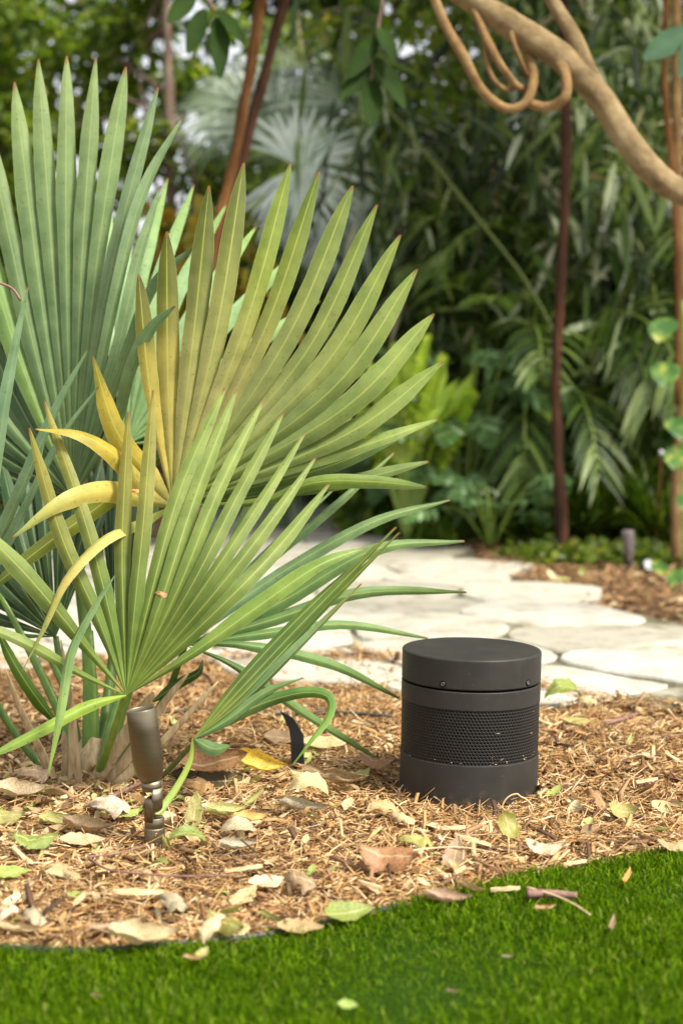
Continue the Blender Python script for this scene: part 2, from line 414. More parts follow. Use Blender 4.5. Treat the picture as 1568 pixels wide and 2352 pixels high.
# dried soil splashed up the bottom edge
sz = t.nodes.new('ShaderNodeSeparateXYZ'); t.links.new(coords(t), sz.inputs[0]); mz = N(t, 'ShaderNodeMapRange'); t.links.new(sz.outputs[2], mz.inputs[0]); mz.inputs[1].default_value = .09; mz.inputs[2].default_value = .0
ns = noise_n(t, coords(t), 55, 7, .75); mm2 = N(t, 'ShaderNodeMath', operation='MULTIPLY'); t.links.new(mz.outputs[0], mm2.inputs[0]); t.links.new(ns, mm2.inputs[1]); r_ = ramp(t, [(.42, (0, 0, 0)), (.62, (.5, .5, .5))]); t.links.new(mm2.outputs[0], r_.inputs[0]); cc = mixc(t, r_.outputs[0], cc, (.16, .105, .06))
ns = noise_n(t, coords(t, (1, 1, .15)), 30, 5, .6); r_ = ramp(t, [(.55, (0, 0, 0)), (.75, (.05, .05, .05))]); t.links.new(ns, r_.inputs[0]); cc = mixc(t, r_.outputs[0], cc, (.20, .18, .15))
t.links.new(cc, b.inputs['Base Color']); b.inputs['Roughness'].default_value = .52; b.inputs['Specular IOR Level'].default_value = .30
bump(t, b, noise_n(t, coords(t), 900, 1), .25, .0006)
M_coat = m
m, t, b = newmat('grille_black'); b.inputs['Base Color'].default_value = (.014, .013, .012, 1); b.inputs['Roughness'].default_value = .5; b.inputs['Specular IOR Level'].default_value = .3; M_gr = m
m, t, b = newmat('inner_black'); b.inputs['Base Color'].default_value = (.003, .003, .003, 1); b.inputs['Roughness'].default_value = .95; b.inputs['Specular IOR Level'].default_value = .1; M_in = m
m, t, b = newmat('screw_steel'); b.inputs['Base Color'].default_value = (.12, .12, .12, 1); b.inputs['Metallic'].default_value = .8; b.inputs['Roughness'].default_value = .4; M_screw = m
spk = empty('bollard_speaker', (SX, SY, 0), 'black cylindrical outdoor speaker with a band of round perforations standing in the mulch', 'speaker')
TM = Matrix.Translation((SX, SY, 0)) @ Matrix.Rotation(R(1.1), 4, 'Y') @ Matrix.Rotation(R(0), 4, 'X')
z1, z2, z3, z4 = SH - .0540, SH - .0578, SH - .0905, SH - .188
mb = MB(); mb.lathe([(SR - .006, z1 - .0005), (SR - .0015, z1), (SR, z1 + .0015), (SR, z1 + .003), (SR, SH - .0048), (SR, SH - .003), (SR - .0008, SH - .0011), (SR - .003, SH), (SR*.9, SH + .0003), (SR*.5, SH + .0008), (.001, SH + .001)], 96, TM)
cap = mb.build('cap', M_coat, spk)
mb = MB(); mb.lathe([(SR - .005, z2 - .001), (SR - .005, z1 + .001)], 96, TM); mb.build('groove', M_in, spk)
mb = MB(); mb.lathe([(SR - .006, z2), (SR - .001, z2), (SR, z2 - .001), (SR, z2 - .0022), (SR, z3 + .0016), (SR, z3 + .0006), (SR - .0006, z3), (SR - .005, z3)], 96, TM); mb.build('collar', M_coat, spk)
mb = MB(); mb.lathe([(SR - .006, z4), (SR - .0006, z4), (SR, z4 - .0006), (SR, z4 - .0018), (SR, .03), (SR, -.03)], 96, TM); mb.build('base', M_coat, spk)
mb = MB(); mb.lathe([(SR - .0075, z4 - .002), (SR - .0075, z3 + .002)], 96, TM); mb.build('inner_drum', M_in, spk)
# perforated grille: real round holes
NC, NR = 124, 18; dz = (z3 - z4)/NR; V, F = [], []; Rg = SR - .0012
dth = 2*math.pi/NC; hr_z = .00155; hr_t = .00155/Rg
for r_i in range(NR):
    zc = z4 + (r_i + .5)*dz
    for k in range(NC):
        th = (k + (.5 if r_i % 2 else 0))*dth; bi = len(V)
        for ox, oz in ((-1, -1), (0, -1), (1, -1), (1, 0), (1, 1), (0, 1), (-1, 1), (-1, 0)):
            a = th + ox*dth/2; V.append(TM @ Vector((Rg*math.cos(a), Rg*math.sin(a), zc + oz*dz/2)))
        for rr in (Rg, Rg - .0016):
            for q in range(8):
                w_ = math.radians(-135 + 45*q); a = th + math.cos(w_)*hr_t; V.append(TM @ Vector((rr*math.cos(a), rr*math.sin(a), zc + math.sin(w_)*hr_z)))
        for q in range(8):
            j = (q + 1) % 8
            F.append((bi+q, bi+j, bi+8+j, bi+8+q)); F.append((bi+8+q, bi+8+j, bi+16+j, bi+16+q))
np_mesh('grille', np.array([tuple(v) for v in V]), np.array(F), M_gr, spk)
for ang in (-27.6, 48.0):
    a = R(ang) - R(90); c0 = Vector((math.cos(a)*SR, math.sin(a)*SR, z1 + .0085)); nrm = Vector((math.cos(a), math.sin(a), 0))
    mb = MB(); Q = TM @ Matrix.Translation(c0) @ nrm.to_track_quat('Z', 'Y').to_matrix().to_4x4()
    mb.lathe([(.0042, -.001), (.0042, .0012), (.0036, .0015), (.0026, .0014), (.0016, .0013), (.0014, .0004), (.0001, .0004)], 20, Q)
    sw = mb.build('screw', M_screw, spk)
    mb = MB(); mb.lathe([(.0060, .0001), (.0060, .0005), (.0043, .0006), (.0043, -.001)], 20, Q); mb.build('recess_shade', M_in, sw)  # black ring painted in as the shaded recess around the screw

# straw crumbs stuck in the perforations
mb = MB(); cr = random.Random(3)
for i in range(22):
    a = R(-90) + cr.uniform(-1.1, 1.1); z = z4 + abs(cr.gauss(0, .006)) + .001 if i < 18 else cr.uniform(z4, z3); rr_ = SR + .0002; l = cr.uniform(.0015, .004) if i < 20 else .008; da = cr.uniform(-.5, .5)
    p = TM @ Vector((math.cos(a)*rr_, math.sin(a)*rr_, z)); tv = Vector((-math.sin(a), math.cos(a), 0))*math.cos(da) + Vector((0, 0, math.sin(da)))
    mb.tube([p - tv*l/2, p + tv*l/2 + Vector((0, -.0005, 0))], cr.uniform(.0003, .0006), 5)
m, t, b = newmat('straw_crumb'); b.inputs['Base Color'].default_value = (.5, .38, .22, 1); mb.build('straw_crumbs', m, spk)

# ================================================================== BRASS SPOTLIGHT
m, t, b = newmat('aged_brass')
cv = coords(t, (1, 1, 90)); c = ramp(t, [(.3, (.18, .148, .10)), (.6, (.22, .185, .125)), (.8, (.26, .215, .145))]); t.links.new(noise_n(t, cv, 14, 4, .6), c.inputs[0])
t.links.new(c.outputs[0], b.inputs['Base Color']); b.inputs['Metallic'].default_value = .92; b.inputs['Roughness'].default_value = .38
b.inputs['Anisotropic'].default_value = .8
tg = N(t, 'ShaderNodeTangent', direction_type='RADIAL', axis='Z'); t.links.new(tg.outputs[0], b.inputs['Tangent'])
bump(t, b, noise_n(t, cv, 30, 3), .15, .0004); M_brass = m
m, t, b = newmat('lens_glass'); b.inputs['Base Color'].default_value = (.5, .52, .52, 1); b.inputs['Roughness'].default_value = .1; M_lens = m
m, t, b = newmat('copper_screw'); b.inputs['Base Color'].default_value = (.75, .36, .2, 1); b.inputs['Metallic'].default_value = 1; b.inputs['Roughness'].default_value = .3; M_cop = m
YL = 2.60; K = 1/ppm(YL) * 1.0
base0 = G(355, 1945); base0.y = YL; base0.x = (355 - 784)*K; base0.z = 0
lamp = empty('spotlight', base0, 'tilted brushed brass garden spotlight on a swivel stem in front of the fan palm', 'garden light')
def LP(cx, cy): return P(1568/2500*300 + cx*.18667, 1568/2500*2500 + cy*.18667, YL)
def lathe_axis(mb, p0, p1, prof, n=40, toy=0.0):
    """profile (radius, fraction along p0->p1)"""
    ax = (p1 - p0); L = ax.length; q = ax.to_track_quat('Z', 'Y').to_matrix().to_4x4()
    mb.lathe([(r, f*L) for r, f in prof], n, Matrix.Translation(p0) @ q)
top = LP(722, 322); bot = LP(850, 1203)
r0 = .0237
mb = MB(); lathe_axis(mb, top, bot, [(r0*.80, .16), (r0*.86, .02), (r0*.90, .0), (r0*.965, .0), (r0, .012), (r0*1.02, .3), (r0*1.04, .6), (r0*1.03, .74), (r0*.97, .84), (r0*.87, .93), (r0*.745, .985), (r0*.72, 1.0), (.0001, 1.001)])
head = mb.build('lamp_head', M_brass, lamp)
mb = MB(); lathe_axis(mb, top, bot, [(r0*.82, .10), (r0*.6, .095), (.0001, .09)]); mb.build('lens', M_lens, lamp)
# upper knuckle: short collar and a half-round tongue on the right
def half_round(mb, p0, p1, rad, side, round_end=True, n=16):
    ax = (p1 - p0).normalized(); L = (p1 - p0).length
    sx = Vector((side, 0, 0)); sx = (sx - ax*sx.dot(ax)).normalized(); fy = ax.cross(sx)
    rows = []
    st = [0, .5, .8, .88, .94, .98, 1.0] if round_end else [0, .5, 1.0]
    for f in st:
        k = 1.0
        if round_end and f > .74: k = math.sqrt(max(0.02, 1 - ((f - .74)/.262)**2))
        ring = [p0 + ax*(f*L) + (sx*(math.sin(q)*k) + fy*math.cos(q)*(.35 + .65*k))*rad + sx*.0006 for q in [math.pi*i/n for i in range(n+1)]]
        rows.append(ring)
    mb.grid(rows, closed=True, caps=True)
mb = MB(); c0 = LP(848, 1195); c1 = LP(862, 1325)
mb2 = MB(); lathe_axis(mb, c0, c1, [(.0001, 0), (.0160, .0), (.0160, .93), (.0152, 1.0), (.0001, 1.001)], 32)
half_round(mb, LP(868, 1290), LP(872, 1602), .0158, 1)
up = mb.build('upper_knuckle', M_brass, lamp)
mb = MB(); half_round(mb, LP(893, 1700), LP(888, 1392), .0160, -1)
lathe_axis(mb, LP(893, 1780), LP(890, 1655), [(.0158, 0), (.0160, .05), (.0160, .94), (.0150, 1), (.0001, 1.001)], 32)
mb.build('lower_knuckle', M_brass, lamp)
mb = MB(); p0 = Vector((LP(896, 1780).x, YL, -.03)); lathe_axis(mb, p0, LP(893, 1779), [(.0166, 0), (.0166, .97), (.0158, 1.0), (.0001, 1.001)], 36)
stm = mb.build('stem', M_brass, lamp)
mb = MB(); q = LP(922, 1838); q.y = YL - .0160; mb.lathe([(.0024, 0), (.0022, .0008), (.0012, .0009), (.001, .0002), (.0001, .0002)], 14, Matrix.Translation(q) @ Matrix.Rotation(R(90), 4, 'X')); mb.build('set_screw', M_cop, lamp)
mb = MB(); q = LP(762, 1518); q.y = YL - .004; mb.lathe([(.0034, -.001), (.0034, .0012), (.0026, .0016), (.0001, .0012)], 16, Matrix.Translation(q) @ Matrix.Rotation(R(-90), 4, 'Y')); mb.build('pivot_screw', M_screw, lamp)

# ================================================================== BLACK STAKE, IRRIGATION PIPE
m, t, b = newmat('black_steel'); b.inputs['Base Color'].default_value = (.012, .012, .013, 1); b.inputs['Roughness'].default_value = .5; M_blk = m
Ys = 3.12; mb = MB()
L_ = [(643, 1634), (652, 1650), (664, 1676), (667, 1700), (668, 1730), (668, 1768)]; R_ = [(673, 1650), (684, 1668), (697, 1690), (698, 1716), (698, 1740), (700, 1768)]
rows = []
for (a, c_), (d_, e_) in zip(L_, R_):
    p, q = P(a, c_, Ys), P(d_, e_, Ys)
    rows.append([p, q, q + Vector((0, .004, 0)), p + Vector((0, .004, 0))])
mb.grid(rows, closed=True, caps=True)
tag(mb.build('plant_stake', M_blk, smooth=False), 'flat black bent stake sticking up between palm blades and speaker', 'stake')
mb = MB(); pts = [G(u, v, .012) for u, v in ((300, 1640), (470, 1632), (560, 1638), (640, 1640), (760, 1636), (900, 1645))]
mb.tube(spline(pts, 30), .0035, 8)
m, t, b = newmat('pipe_plastic'); b.inputs['Base Color'].default_value = (.05, .045, .04, 1); b.inputs['Roughness'].default_value = .6
tag(mb.build('irrigation_pipe', m), 'thin dark irrigation pipe lying across the mulch behind the palm', 'pipe')

# ================================================================== FAN PALM
M_frond = frond_mat('palm_leaf_green')
M_blue = frond_mat('palm_leaf_bluegreen', rib=(.42, .48, .17), ribmix=.38, rough=.38)
GREEN, GREENL = (.115, .19, .052), (.175, .26, .08)
OLIVE, GOLD, DARK = (.115, .135, .018), (.40, .31, .045), (.055, .085, .014)
BLUE, BLUEL, BLUED = (.13, .215, .095), (.20, .30, .155), (.05, .10, .038)
YELL = (.46, .37, .08)

def frond_blade(parent, hub, leaflets, wmax=24, split=.5, fold=.42, mat=None, nrm_tilt=.25, seed=1, name='blade', roll_j=.16, maxang=4.6):
    """leaflets: dict(tip=(u,v,Y), mid=[(u,v,Y)..], w=half width px, c=[colours hub..tip], roll, free)"""
    fr = random.Random(seed); mb = MB(); hu, hv, hY = hub; H = P(*hub)
    for l in leaflets:
        first = (l['mid'][0] if l.get('mid') else l['tip']); l['ang'] = math.atan2(first[0] - hu, hv - first[1])
    join = sorted([l for l in leaflets if not l.get('free')], key=lambda l: l['ang'])
    for i, l in enumerate(join):
        a0 = (l['ang'] - join[i-1]['ang'])/2 if i else R(2.6); a1 = (join[i+1]['ang'] - l['ang'])/2 if i < len(join)-1 else R(2.6)
        l['aL'], l['aR'] = min(a0, R(maxang)), min(a1, R(maxang))
    for li, l in enumerate(leaflets):
        pts = [H] + [P(*q) for q in l.get('mid', [])] + [P(*l['tip'])]
        if len(pts) == 2:      # slight natural bow
            d = pts[1] - pts[0]; s = Vector((0, -1, 0)).cross(d).normalized()
            pts.insert(1, pts[0] + d*.5 + s*fr.uniform(-.012, .012)*d.length + Vector((0, -.02 - fr.random()*.02, 0)))
        n = 20; C = spline(pts, n); L = sum((C[i+1]-C[i]).length for i in range(n)); wm = l.get('w', wmax)/ppm(hY)
        cols = l.get('c', [GREEN, GREENL]); rs = l.get('split', split)*fr.uniform(.92, 1.08)*L; roll = l.get('roll', 0) + fr.uniform(-roll_j, roll_j)
        acc = 0; rows, cl = [], []; js = fr.uniform(.9, 1.12); cj = fr.uniform(.90, 1.10)
        zoff = (li % 2)*.0012
        for i, p in enumerate(C):
            if i: acc += (C[i]-C[i-1]).length
            t = (C[min(i+1, n)] - C[max(i-1, 0)]).normalized()
            view = (Vector((0, 0, CAMH)) - p).normalized(); nn = (view + Vector((0, 0, nrm_tilt))).normalized()
            side = t.cross(nn).normalized() * 1.0
            f = acc/L
            if l.get('tw'): rl = l['tw'][0] + (l['tw'][1] - l['tw'][0])*f
            else: rl = roll*min(1, f*1.6)
            side = side*math.cos(rl) + t.cross(side)*math.sin(rl); nor = side.cross(t)
            if l.get('free'):
                b0 = min(1, .18 + f/.25); g = b0*(1 if f < .45 else max(0, 1 - ((f-.45)/.55)**1.9))
                hl = hr = wm*g
            else:
                if acc <= rs: hl = min(wm*js, math.tan(l['aL'])*acc*1.04 + .0006); hr = min(wm*js, math.tan(l['aR'])*acc*1.04 + .0006)
                else:
                    s_ = (acc - rs)/(L - rs); g = max(0, 1 - s_**3.1)**.95
                    bl, br = min(wm*js, math.tan(l['aL'])*rs*1.04), min(wm*js, math.tan(l['aR'])*rs*1.04)
                    hl, hr = bl*g + (1 if s_ < .999 else 0)*.0008, br*g + (1 if s_ < .999 else 0)*.0008
            # right of the path is +side
            fd = fold*2.1*(hl + hr)*.5*(1 - .72*f)
            edge_j = 1 + .12*noise.noise(Vector((li*7.3, f*9, 1)))
            off = p - nn*zoff
            rows.append([off - side*hl*edge_j - nor*fd, off - side*hl*.52 - nor*fd*.45, off, off + side*hr*.52 - nor*fd*.45, off + side*hr*edge_j - nor*fd])
            if i == n: rows[-1][1] = rows[-1][1] - t*.004; rows[-1][2] = rows[-1][2] - t*.012; rows[-1][0] = rows[-1][0] - side*.0018; rows[-1][4] = rows[-1][4] + side*.0018
            k = f*(len(cols)-1); a = min(int(k), len(cols)-2); cc = lerp(cols[a], cols[a+1], k - a)
            cl.append(tuple(x*cj for x in cc))
        mb.grid(rows, cl)
    return mb.build(name, mat or M_frond, parent, color=True, uv=True)

# notched double tips are too small to show; petioles
m, t, b = newmat('petiole_green')
at = N(t, 'ShaderNodeAttribute', attribute_name='tint'); c = mixc(t, .5, at.outputs[0], at.outputs[0])
n_ = noise_n(t, coords(t, (1, 1, .25)), 60, 4); r_ = ramp(t, [(.35, (.75, .8, .7)), (.65, (1.15, 1.12, 1.05))]); t.links.new(n_, r_.inputs[0])
c = mixc(t, 1, c, r_.outputs[0], 'MULTIPLY'); t.links.new(c, b.inputs['Base Color']); b.inputs['Roughness'].default_value = .42; M_pet = m
m, t, b = newmat('dry_petiole')
cv = coords(t, (1, 1, .12)); r_ = ramp(t, [(.3, (.27, .18, .09)), (.5, (.43, .32, .175)), (.72, (.57, .45, .28))]); t.links.new(noise_n(t, cv, 130, 5, .6), r_.inputs[0])
t.links.new(r_.outputs[0], b.inputs['Base Color']); b.inputs['Roughness'].default_value = .7; bump(t, b, noise_n(t, cv, 260, 3), .5, .002); M_dry = m

def stalk(parent, pts, w0, w1, col=(.10, .19, .03), mat=None, name='petiole', flat=.55, n=12, col2=None):
    C = spline([P(*q) for q in pts], 18); Y0 = pts[0][2]; rads = [(w0 + (w1-w0)*i/18)/ppm(Y0) for i in range(19)]
    mb = MB(); mb.tube(C, rads, n, flat=flat); k = len(mb.v)
    col2 = col2 or col
    mb.c = [lerp(col, col2, min(1, (i//n)/18)) for i in range(k)]
    return mb.build(name, mat or M_pet, parent, color=True)

pb = G(205, 1800); pb.z = 0
palm = empty('fan_palm', pb, 'young fan palm with blue green and yellowing pleated fronds fanned out above dry cut stalks', 'palm')
def frond(label=None):
    o = bpy.data.objects.new('frond', None); COL.objects.link(o); o.parent = palm; o.location = (0, 0, 0); o.matrix_parent_inverse = Matrix.Translation(-pb)
    o.empty_display_size = .02
    if label: o['label'] = label
    return o
def T(u, v, Y, *mid, **k): return dict(tip=(u, v, Y), mid=list(mid), **k)

# --- frond A: big olive and golden fan in the middle
A = frond('large fan frond with golden left leaflets and green right leaflets'); hA = (396, 1162, 3.02)
YG, OG = [(.46, .42, .16), GOLD, (.36, .29, .045)], [(.38, .39, .15), (.38, .36, .14), (.27, .28, .09), (.13, .155, .032), (.085, .11, .018)]  # golden tones mix leaf yellowing with painted warm light
MG = [(.27, .33, .10), (.28, .32, .12), (.19, .24, .065), (.16, .22, .045)]
GG = [(.20, .27, .075), (.22, .29, .10), (.185, .25, .07), (.23, .31, .075)]
la = [T(213, 818, 2.93, (345, 1092, 2.99), (266, 985, 2.95), w=27, c=YG + [(.20, .19, .02)], split=.62, free=1, tw=(0, .3)),
      T(80, 985, 2.86, (345, 1130, 2.98), (262, 1042, 2.9), (180, 996, 2.87), w=24, c=YG, free=1, tw=(.1, .7)),
      T(28, 1236, 2.80, (330, 1143, 2.97), (235, 1128, 2.88), (135, 1160, 2.82), w=24, c=[(.42, .42, .12), (.50, .40, .09), (.46, .40, .10), (.30, .38, .12)], free=1, tw=(-.1, -.4)),
      T(48, 1548, 2.72, (330, 1192, 2.93), (235, 1238, 2.82), (150, 1330, 2.76), (100, 1440, 2.73), w=17, c=[(.30, .38, .08), (.44, .44, .13), (.55, .45, .14), (.26, .38, .08)], free=1, tw=(.3, 1.0)),
      T(318, 628, 3.05, (345, 900, 3.02), w=24, c=[(.40, .38, .12), (.42, .34, .08), (.36, .30, .06), (.15, .15, .02), (.07, .075, .010)]),
      T(383, 530, 3.08, (385, 850, 3.03), w=24, c=[(.40, .38, .12), (.42, .36, .11), (.34, .29, .07), (.13, .14, .02), (.065, .08, .010)]),
      T(480, 425, 3.08, (442, 790, 3.02), w=24, c=OG), T(560, 372, 3.08, (496, 765, 3.01), w=24, c=OG),
      T(668, 373, 3.07, (562, 750, 3.0), w=23, c=OG[:2] + [(.19, .24, .04), (.14, .20, .03)]), T(733, 392, 3.06, (604, 765, 2.99), w=24, c=OG[:2] + [(.19, .24, .04), (.12, .18, .025)]),
      T(810, 425, 3.04, (654, 785, 2.98), w=24, c=MG), T(866, 468, 3.03, (698, 815, 2.98), w=24, c=MG),
      T(920, 538, 3.01, (735, 852, 2.97), w=24, c=MG), T(958, 617, 3.00, (760, 895, 2.96), w=24, c=GG), T(997, 720, 3.0, (780, 945, 2.96), w=24, c=GG),
      T(1018, 830, 3.0, (790, 1000, 2.97), w=24, c=GG), T(1005, 963, 3.01, (800, 1035, 2.98), w=22, c=GG),
      T(930, 996, 3.10, (720, 1082, 3.06), w=17, c=[GREEN, GREEN, GREEN]), T(985, 1060, 3.12, (740, 1118, 3.08), w=15, c=[GREEN, GREEN, GREENL]),
      T(980, 1119, 3.0, (600, 1150, 2.98), (720, 1108, 2.95), (860, 1106, 2.96), w=17, c=[GREEN, (.15, .22, .05), (.17, .26, .05), GREENL], tw=(0, .5))]
frond_blade(A, hA, la, split=.62, seed=3, fold=.36)
stalk(A, [(396, 1166, 3.04), (370, 1300, 3.10), (320, 1500, 3.14), (262, 1700, 3.12), (235, 1800, 3.08)], 8, 13, (.13, .22, .04))

# --- frond B: fresh green fan in front
B = frond('fresh green fan frond spreading low behind the brass spotlight'); hB = (290, 1597, 2.80)
gb = [(.18, .265, .05), (.13, .195, .042), (.19, .255, .07), (.215, .29, .07)]
gy = [(.16, .25, .055), (.12, .185, .04), (.21, .22, .05), (.25, .22, .04)]  # green base to golden top: yellowing plus painted warm light
lb = [T(-70, 1762, 2.70, (200, 1622, 2.77), (90, 1680, 2.73), w=14, c=[(.28, .40, .06), (.20, .32, .05), GREENL], free=1),
      T(-90, 1415, 2.72, (190, 1550, 2.77), (60, 1478, 2.73), w=21, c=gb),
      T(-95, 1165, 2.72, (195, 1482, 2.78), (60, 1320, 2.74), w=21, c=gb),
      T(67, 982, 2.84, (225, 1420, 2.80), (140, 1228, 2.82), w=18.5, c=gy, split=.4),
      T(102, 921, 2.90, (250, 1400, 2.81), (196, 1200, 2.84), w=21, c=gy, split=.35),
      T(295, 944, 2.92, (283, 1400, 2.82), (281, 1230, 2.86), w=17, c=gy, split=.42), T(352, 894, 2.93, (310, 1390, 2.81), (331, 1180, 2.85), w=20, c=gy, split=.42),
      T(517, 889, 2.96, (338, 1400, 2.81), (412, 1130, 2.88), w=18.5, c=gb), T(545, 892, 2.97, (370, 1380, 2.80), (452, 1130, 2.88), w=18.5, c=gb),
      T(605, 919, 2.95, (408, 1355, 2.80), (500, 1130, 2.86), w=18.5, c=gb), T(650, 949, 2.94, (440, 1345, 2.79), (545, 1140, 2.86), w=18.5, c=gb),
      T(700, 994, 2.93, (470, 1345, 2.79), (590, 1165, 2.85), w=18.5, c=gb), T(724, 1052, 2.92, (490, 1365, 2.79), (612, 1210, 2.84), w=18.5, c=gb),
      T(756, 1111, 2.91, (510, 1390, 2.78), (640, 1255, 2.84), w=18, c=gb),
      T(838, 1258, 2.86, (440, 1502, 2.77), (600, 1388, 2.79), (730, 1300, 2.82), w=23, c=[(.16, .25, .055), (.18, .28, .06), (.21, .32, .07), (.19, .30, .06)], free=0, maxw=1)]
frond_blade(B, hB, lb, split=.47, seed=5, fold=.42, maxang=4.2)
stalk(B, [(288, 1592, 2.805), (262, 1680, 2.86), (232, 1760, 2.95), (215, 1815, 3.02)], 7, 13, (.20, .32, .045), col2=(.12, .20, .035))

# --- frond C: low blades reaching right over the path
Cc = frond('low frond of narrow green blades reaching right over the pale path'); hC = (425, 1482, 3.0)
gc = [(.07, .14, .05), (.12, .22, .075), (.15, .26, .09), (.10, .17, .045)]
gl = [(.13, .24, .12), (.20, .33, .18), (.17, .28, .12), (.11, .18, .04)]
lc = [T(905, 880+160, 3.22, (600, 1300, 3.08), (745, 1180, 3.12), w=15, c=gl), T(1033, 1148, 3.15, (600, 1345, 3.05), (845, 1203, 3.10), w=20, c=gl),
      T(1067, 1243, 3.12, (640, 1385, 3.04), (860, 1262, 3.07), w=19, c=gc),
      T(1072, 1360, 3.12, (620, 1425, 3.03), (830, 1362, 3.07), w=20, c=gc, tw=(-.2, .6)),
      T(985, 1467, 3.08, (600, 1455, 3.02), (790, 1434, 3.05), w=21, c=gc, tw=(-.3, .2)),
      T(918, 1605, 3.11, (560, 1480, 3.0), (760, 1525, 3.05), w=21, c=gc, tw=(-.2, .3)),
      T(880, 1752, 3.15, (540, 1530, 3.0), (700, 1640, 3.07), w=20, c=gc, tw=(-.2, .2)),
      T(700, 1060, 3.2, (560, 1290, 3.08), w=16, c=gl), T(770, 1120, 3.2, (570, 1310, 3.08), w=16, c=gl), T(640, 1010, 3.22, (530, 1260, 3.1), w=15, c=gl),
      T(520, 1000, 3.24, (470, 1250, 3.1), w=15, c=gl), T(420, 1010, 3.24, (420, 1250, 3.1), w=15, c=gl)]
frond_blade(Cc, hC, lc, split=.30, seed=8, fold=.45, maxang=4.0)
lc2 = [T(725, 1660, 3.05, (430, 1590, 3.02), w=1)]
stalk(Cc, [(425, 1484, 3.01), (380, 1600, 3.08), (300, 1720, 3.12), (240, 1805, 3.1)], 7, 12, (.09, .16, .03))

# --- frond D: tall blue-green fan at the left
D = frond('tall blue green fan frond rising at the left'); hD = (165, 1142, 3.22)
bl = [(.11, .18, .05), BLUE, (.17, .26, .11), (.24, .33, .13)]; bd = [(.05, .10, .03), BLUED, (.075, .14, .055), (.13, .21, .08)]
ld = [T(33, 187, 3.34, (95, 690, 3.28), w=24, c=bl), T(88, 134, 3.34, (122, 620, 3.28), w=28, c=bl), T(153, 127, 3.34, (152, 600, 3.27), w=28, c=bl),
      T(220, 131, 3.33, (188, 600, 3.26), w=27, c=bl), T(289, 152, 3.32, (220, 620, 3.25), w=25, c=bl), T(363, 198, 3.28, (245, 660, 3.22), w=20, c=[BLUE, BLUEL, BLUEL]),
      T(420, 268, 3.24, (265, 680, 3.18), (330, 440, 3.2), w=16, c=[BLUE, BLUEL, BLUEL], tw=(0, .8)), T(370, 425, 3.18, (262, 830, 3.17), (316, 600, 3.17), w=13, c=[BLUE, BLUEL, BLUEL], tw=(0, .6)),
      T(450, 562, 3.08, (262, 890, 3.15), (350, 665, 3.1), w=13, c=[BLUE, BLUEL, (.2, .33, .2)], tw=(.1, .7)),
      T(402, 702, 3.0, (262, 985, 3.12), (300, 850, 3.05), (345, 758, 3.02), w=13, c=[BLUE, BLUEL, (.2, .33, .17)], tw=(.1, .5)),
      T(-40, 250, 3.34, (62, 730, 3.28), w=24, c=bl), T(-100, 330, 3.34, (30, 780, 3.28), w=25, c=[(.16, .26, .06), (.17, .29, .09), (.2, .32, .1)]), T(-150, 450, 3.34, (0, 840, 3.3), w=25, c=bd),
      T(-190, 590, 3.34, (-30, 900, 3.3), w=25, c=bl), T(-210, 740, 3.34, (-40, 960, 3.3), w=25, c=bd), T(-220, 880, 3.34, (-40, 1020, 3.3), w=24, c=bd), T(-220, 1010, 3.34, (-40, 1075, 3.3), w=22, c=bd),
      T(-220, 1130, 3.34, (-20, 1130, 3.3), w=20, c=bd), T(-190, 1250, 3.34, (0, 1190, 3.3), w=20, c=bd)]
frond_blade(D, hD, ld, split=.66, seed=11, fold=.40, mat=M_blue, maxang=4.6, roll_j=.1)
stalk(D, [(166, 1140, 3.23), (185, 1350, 3.2), (208, 1560, 3.12), (212, 1740, 3.06), (208, 1820, 3.05)], 11, 19, (.09, .17, .025))

# --- frond E: narrow pale blades in front, entering from the left
E = frond('narrow pale blue green blades entering at the left edge'); hE = (-95, 1420, 3.0)
be = [BLUE, BLUEL, (.18, .30, .18), (.20, .32, .17)]
le = [T(65, 655, 2.95, (-30, 1180, 2.98), (20, 880, 2.96), w=15, c=be, tw=(0, .6)), T(203, 800, 2.93, (10, 1210, 2.97), (125, 950, 2.94), w=16, c=be, tw=(0, .6)),
      T(226, 888, 2.93, (25, 1230, 2.97), (140, 1010, 2.94), w=16, c=be, tw=(0, .5)), T(103, 1012, 2.92, (5, 1280, 2.95), (75, 1130, 2.93), w=20, c=be, tw=(0, .8)),
      T(60, 1180, 2.92, (0, 1290, 2.95), w=16, c=be), T(-20, 640, 2.98, (-60, 1100, 2.98), w=18, c=be), T(-60, 700, 2.98, (-85, 1100, 2.98), w=18, c=be)]
frond_blade(E, hE, le, split=.30, seed=13, fold=.5, mat=M_blue)
stalk(E, [(-95, 1424, 3.01), (-40, 1560, 3.06), (60, 1720, 3.07), (160, 1815, 3.06)], 7, 12, (.09, .17, .04))

# --- frond F: blades behind, backlight put into their pale greens
Fr = frond('pale backlit blades showing between the two tall fans'); hF = (290, 1020, 3.42)
bf = [(.17, .30, .12), (.26, .42, .20), (.32, .50, .25), (.26, .42, .12)]
lf = [T(385, 408, 3.55, (310, 720, 3.48), w=20, c=bf), T(445, 424, 3.55, (350, 690, 3.48), w=21, c=bf), T(520, 468, 3.55, (395, 700, 3.48), w=22, c=bf),
      T(588, 520, 3.55, (440, 730, 3.48), w=22, c=bf), T(690, 575, 3.55, (490, 775, 3.48), w=22, c=bf), T(310, 405, 3.6, (280, 700, 3.5), w=18, c=bf),
      T(250, 420, 3.6, (250, 720, 3.5), w=18, c=bf), T(760, 830, 3.5, (540, 900, 3.45), w=18, c=bf), T(845, 960, 3.4, (620, 1000, 3.4), w=18, c=bf), T(735, 690, 3.55, (520, 840, 3.48), w=20, c=bf)]
frond_blade(Fr, hF, lf, split=.40, seed=17, fold=.3, mat=M_blue, nrm_tilt=-.1)
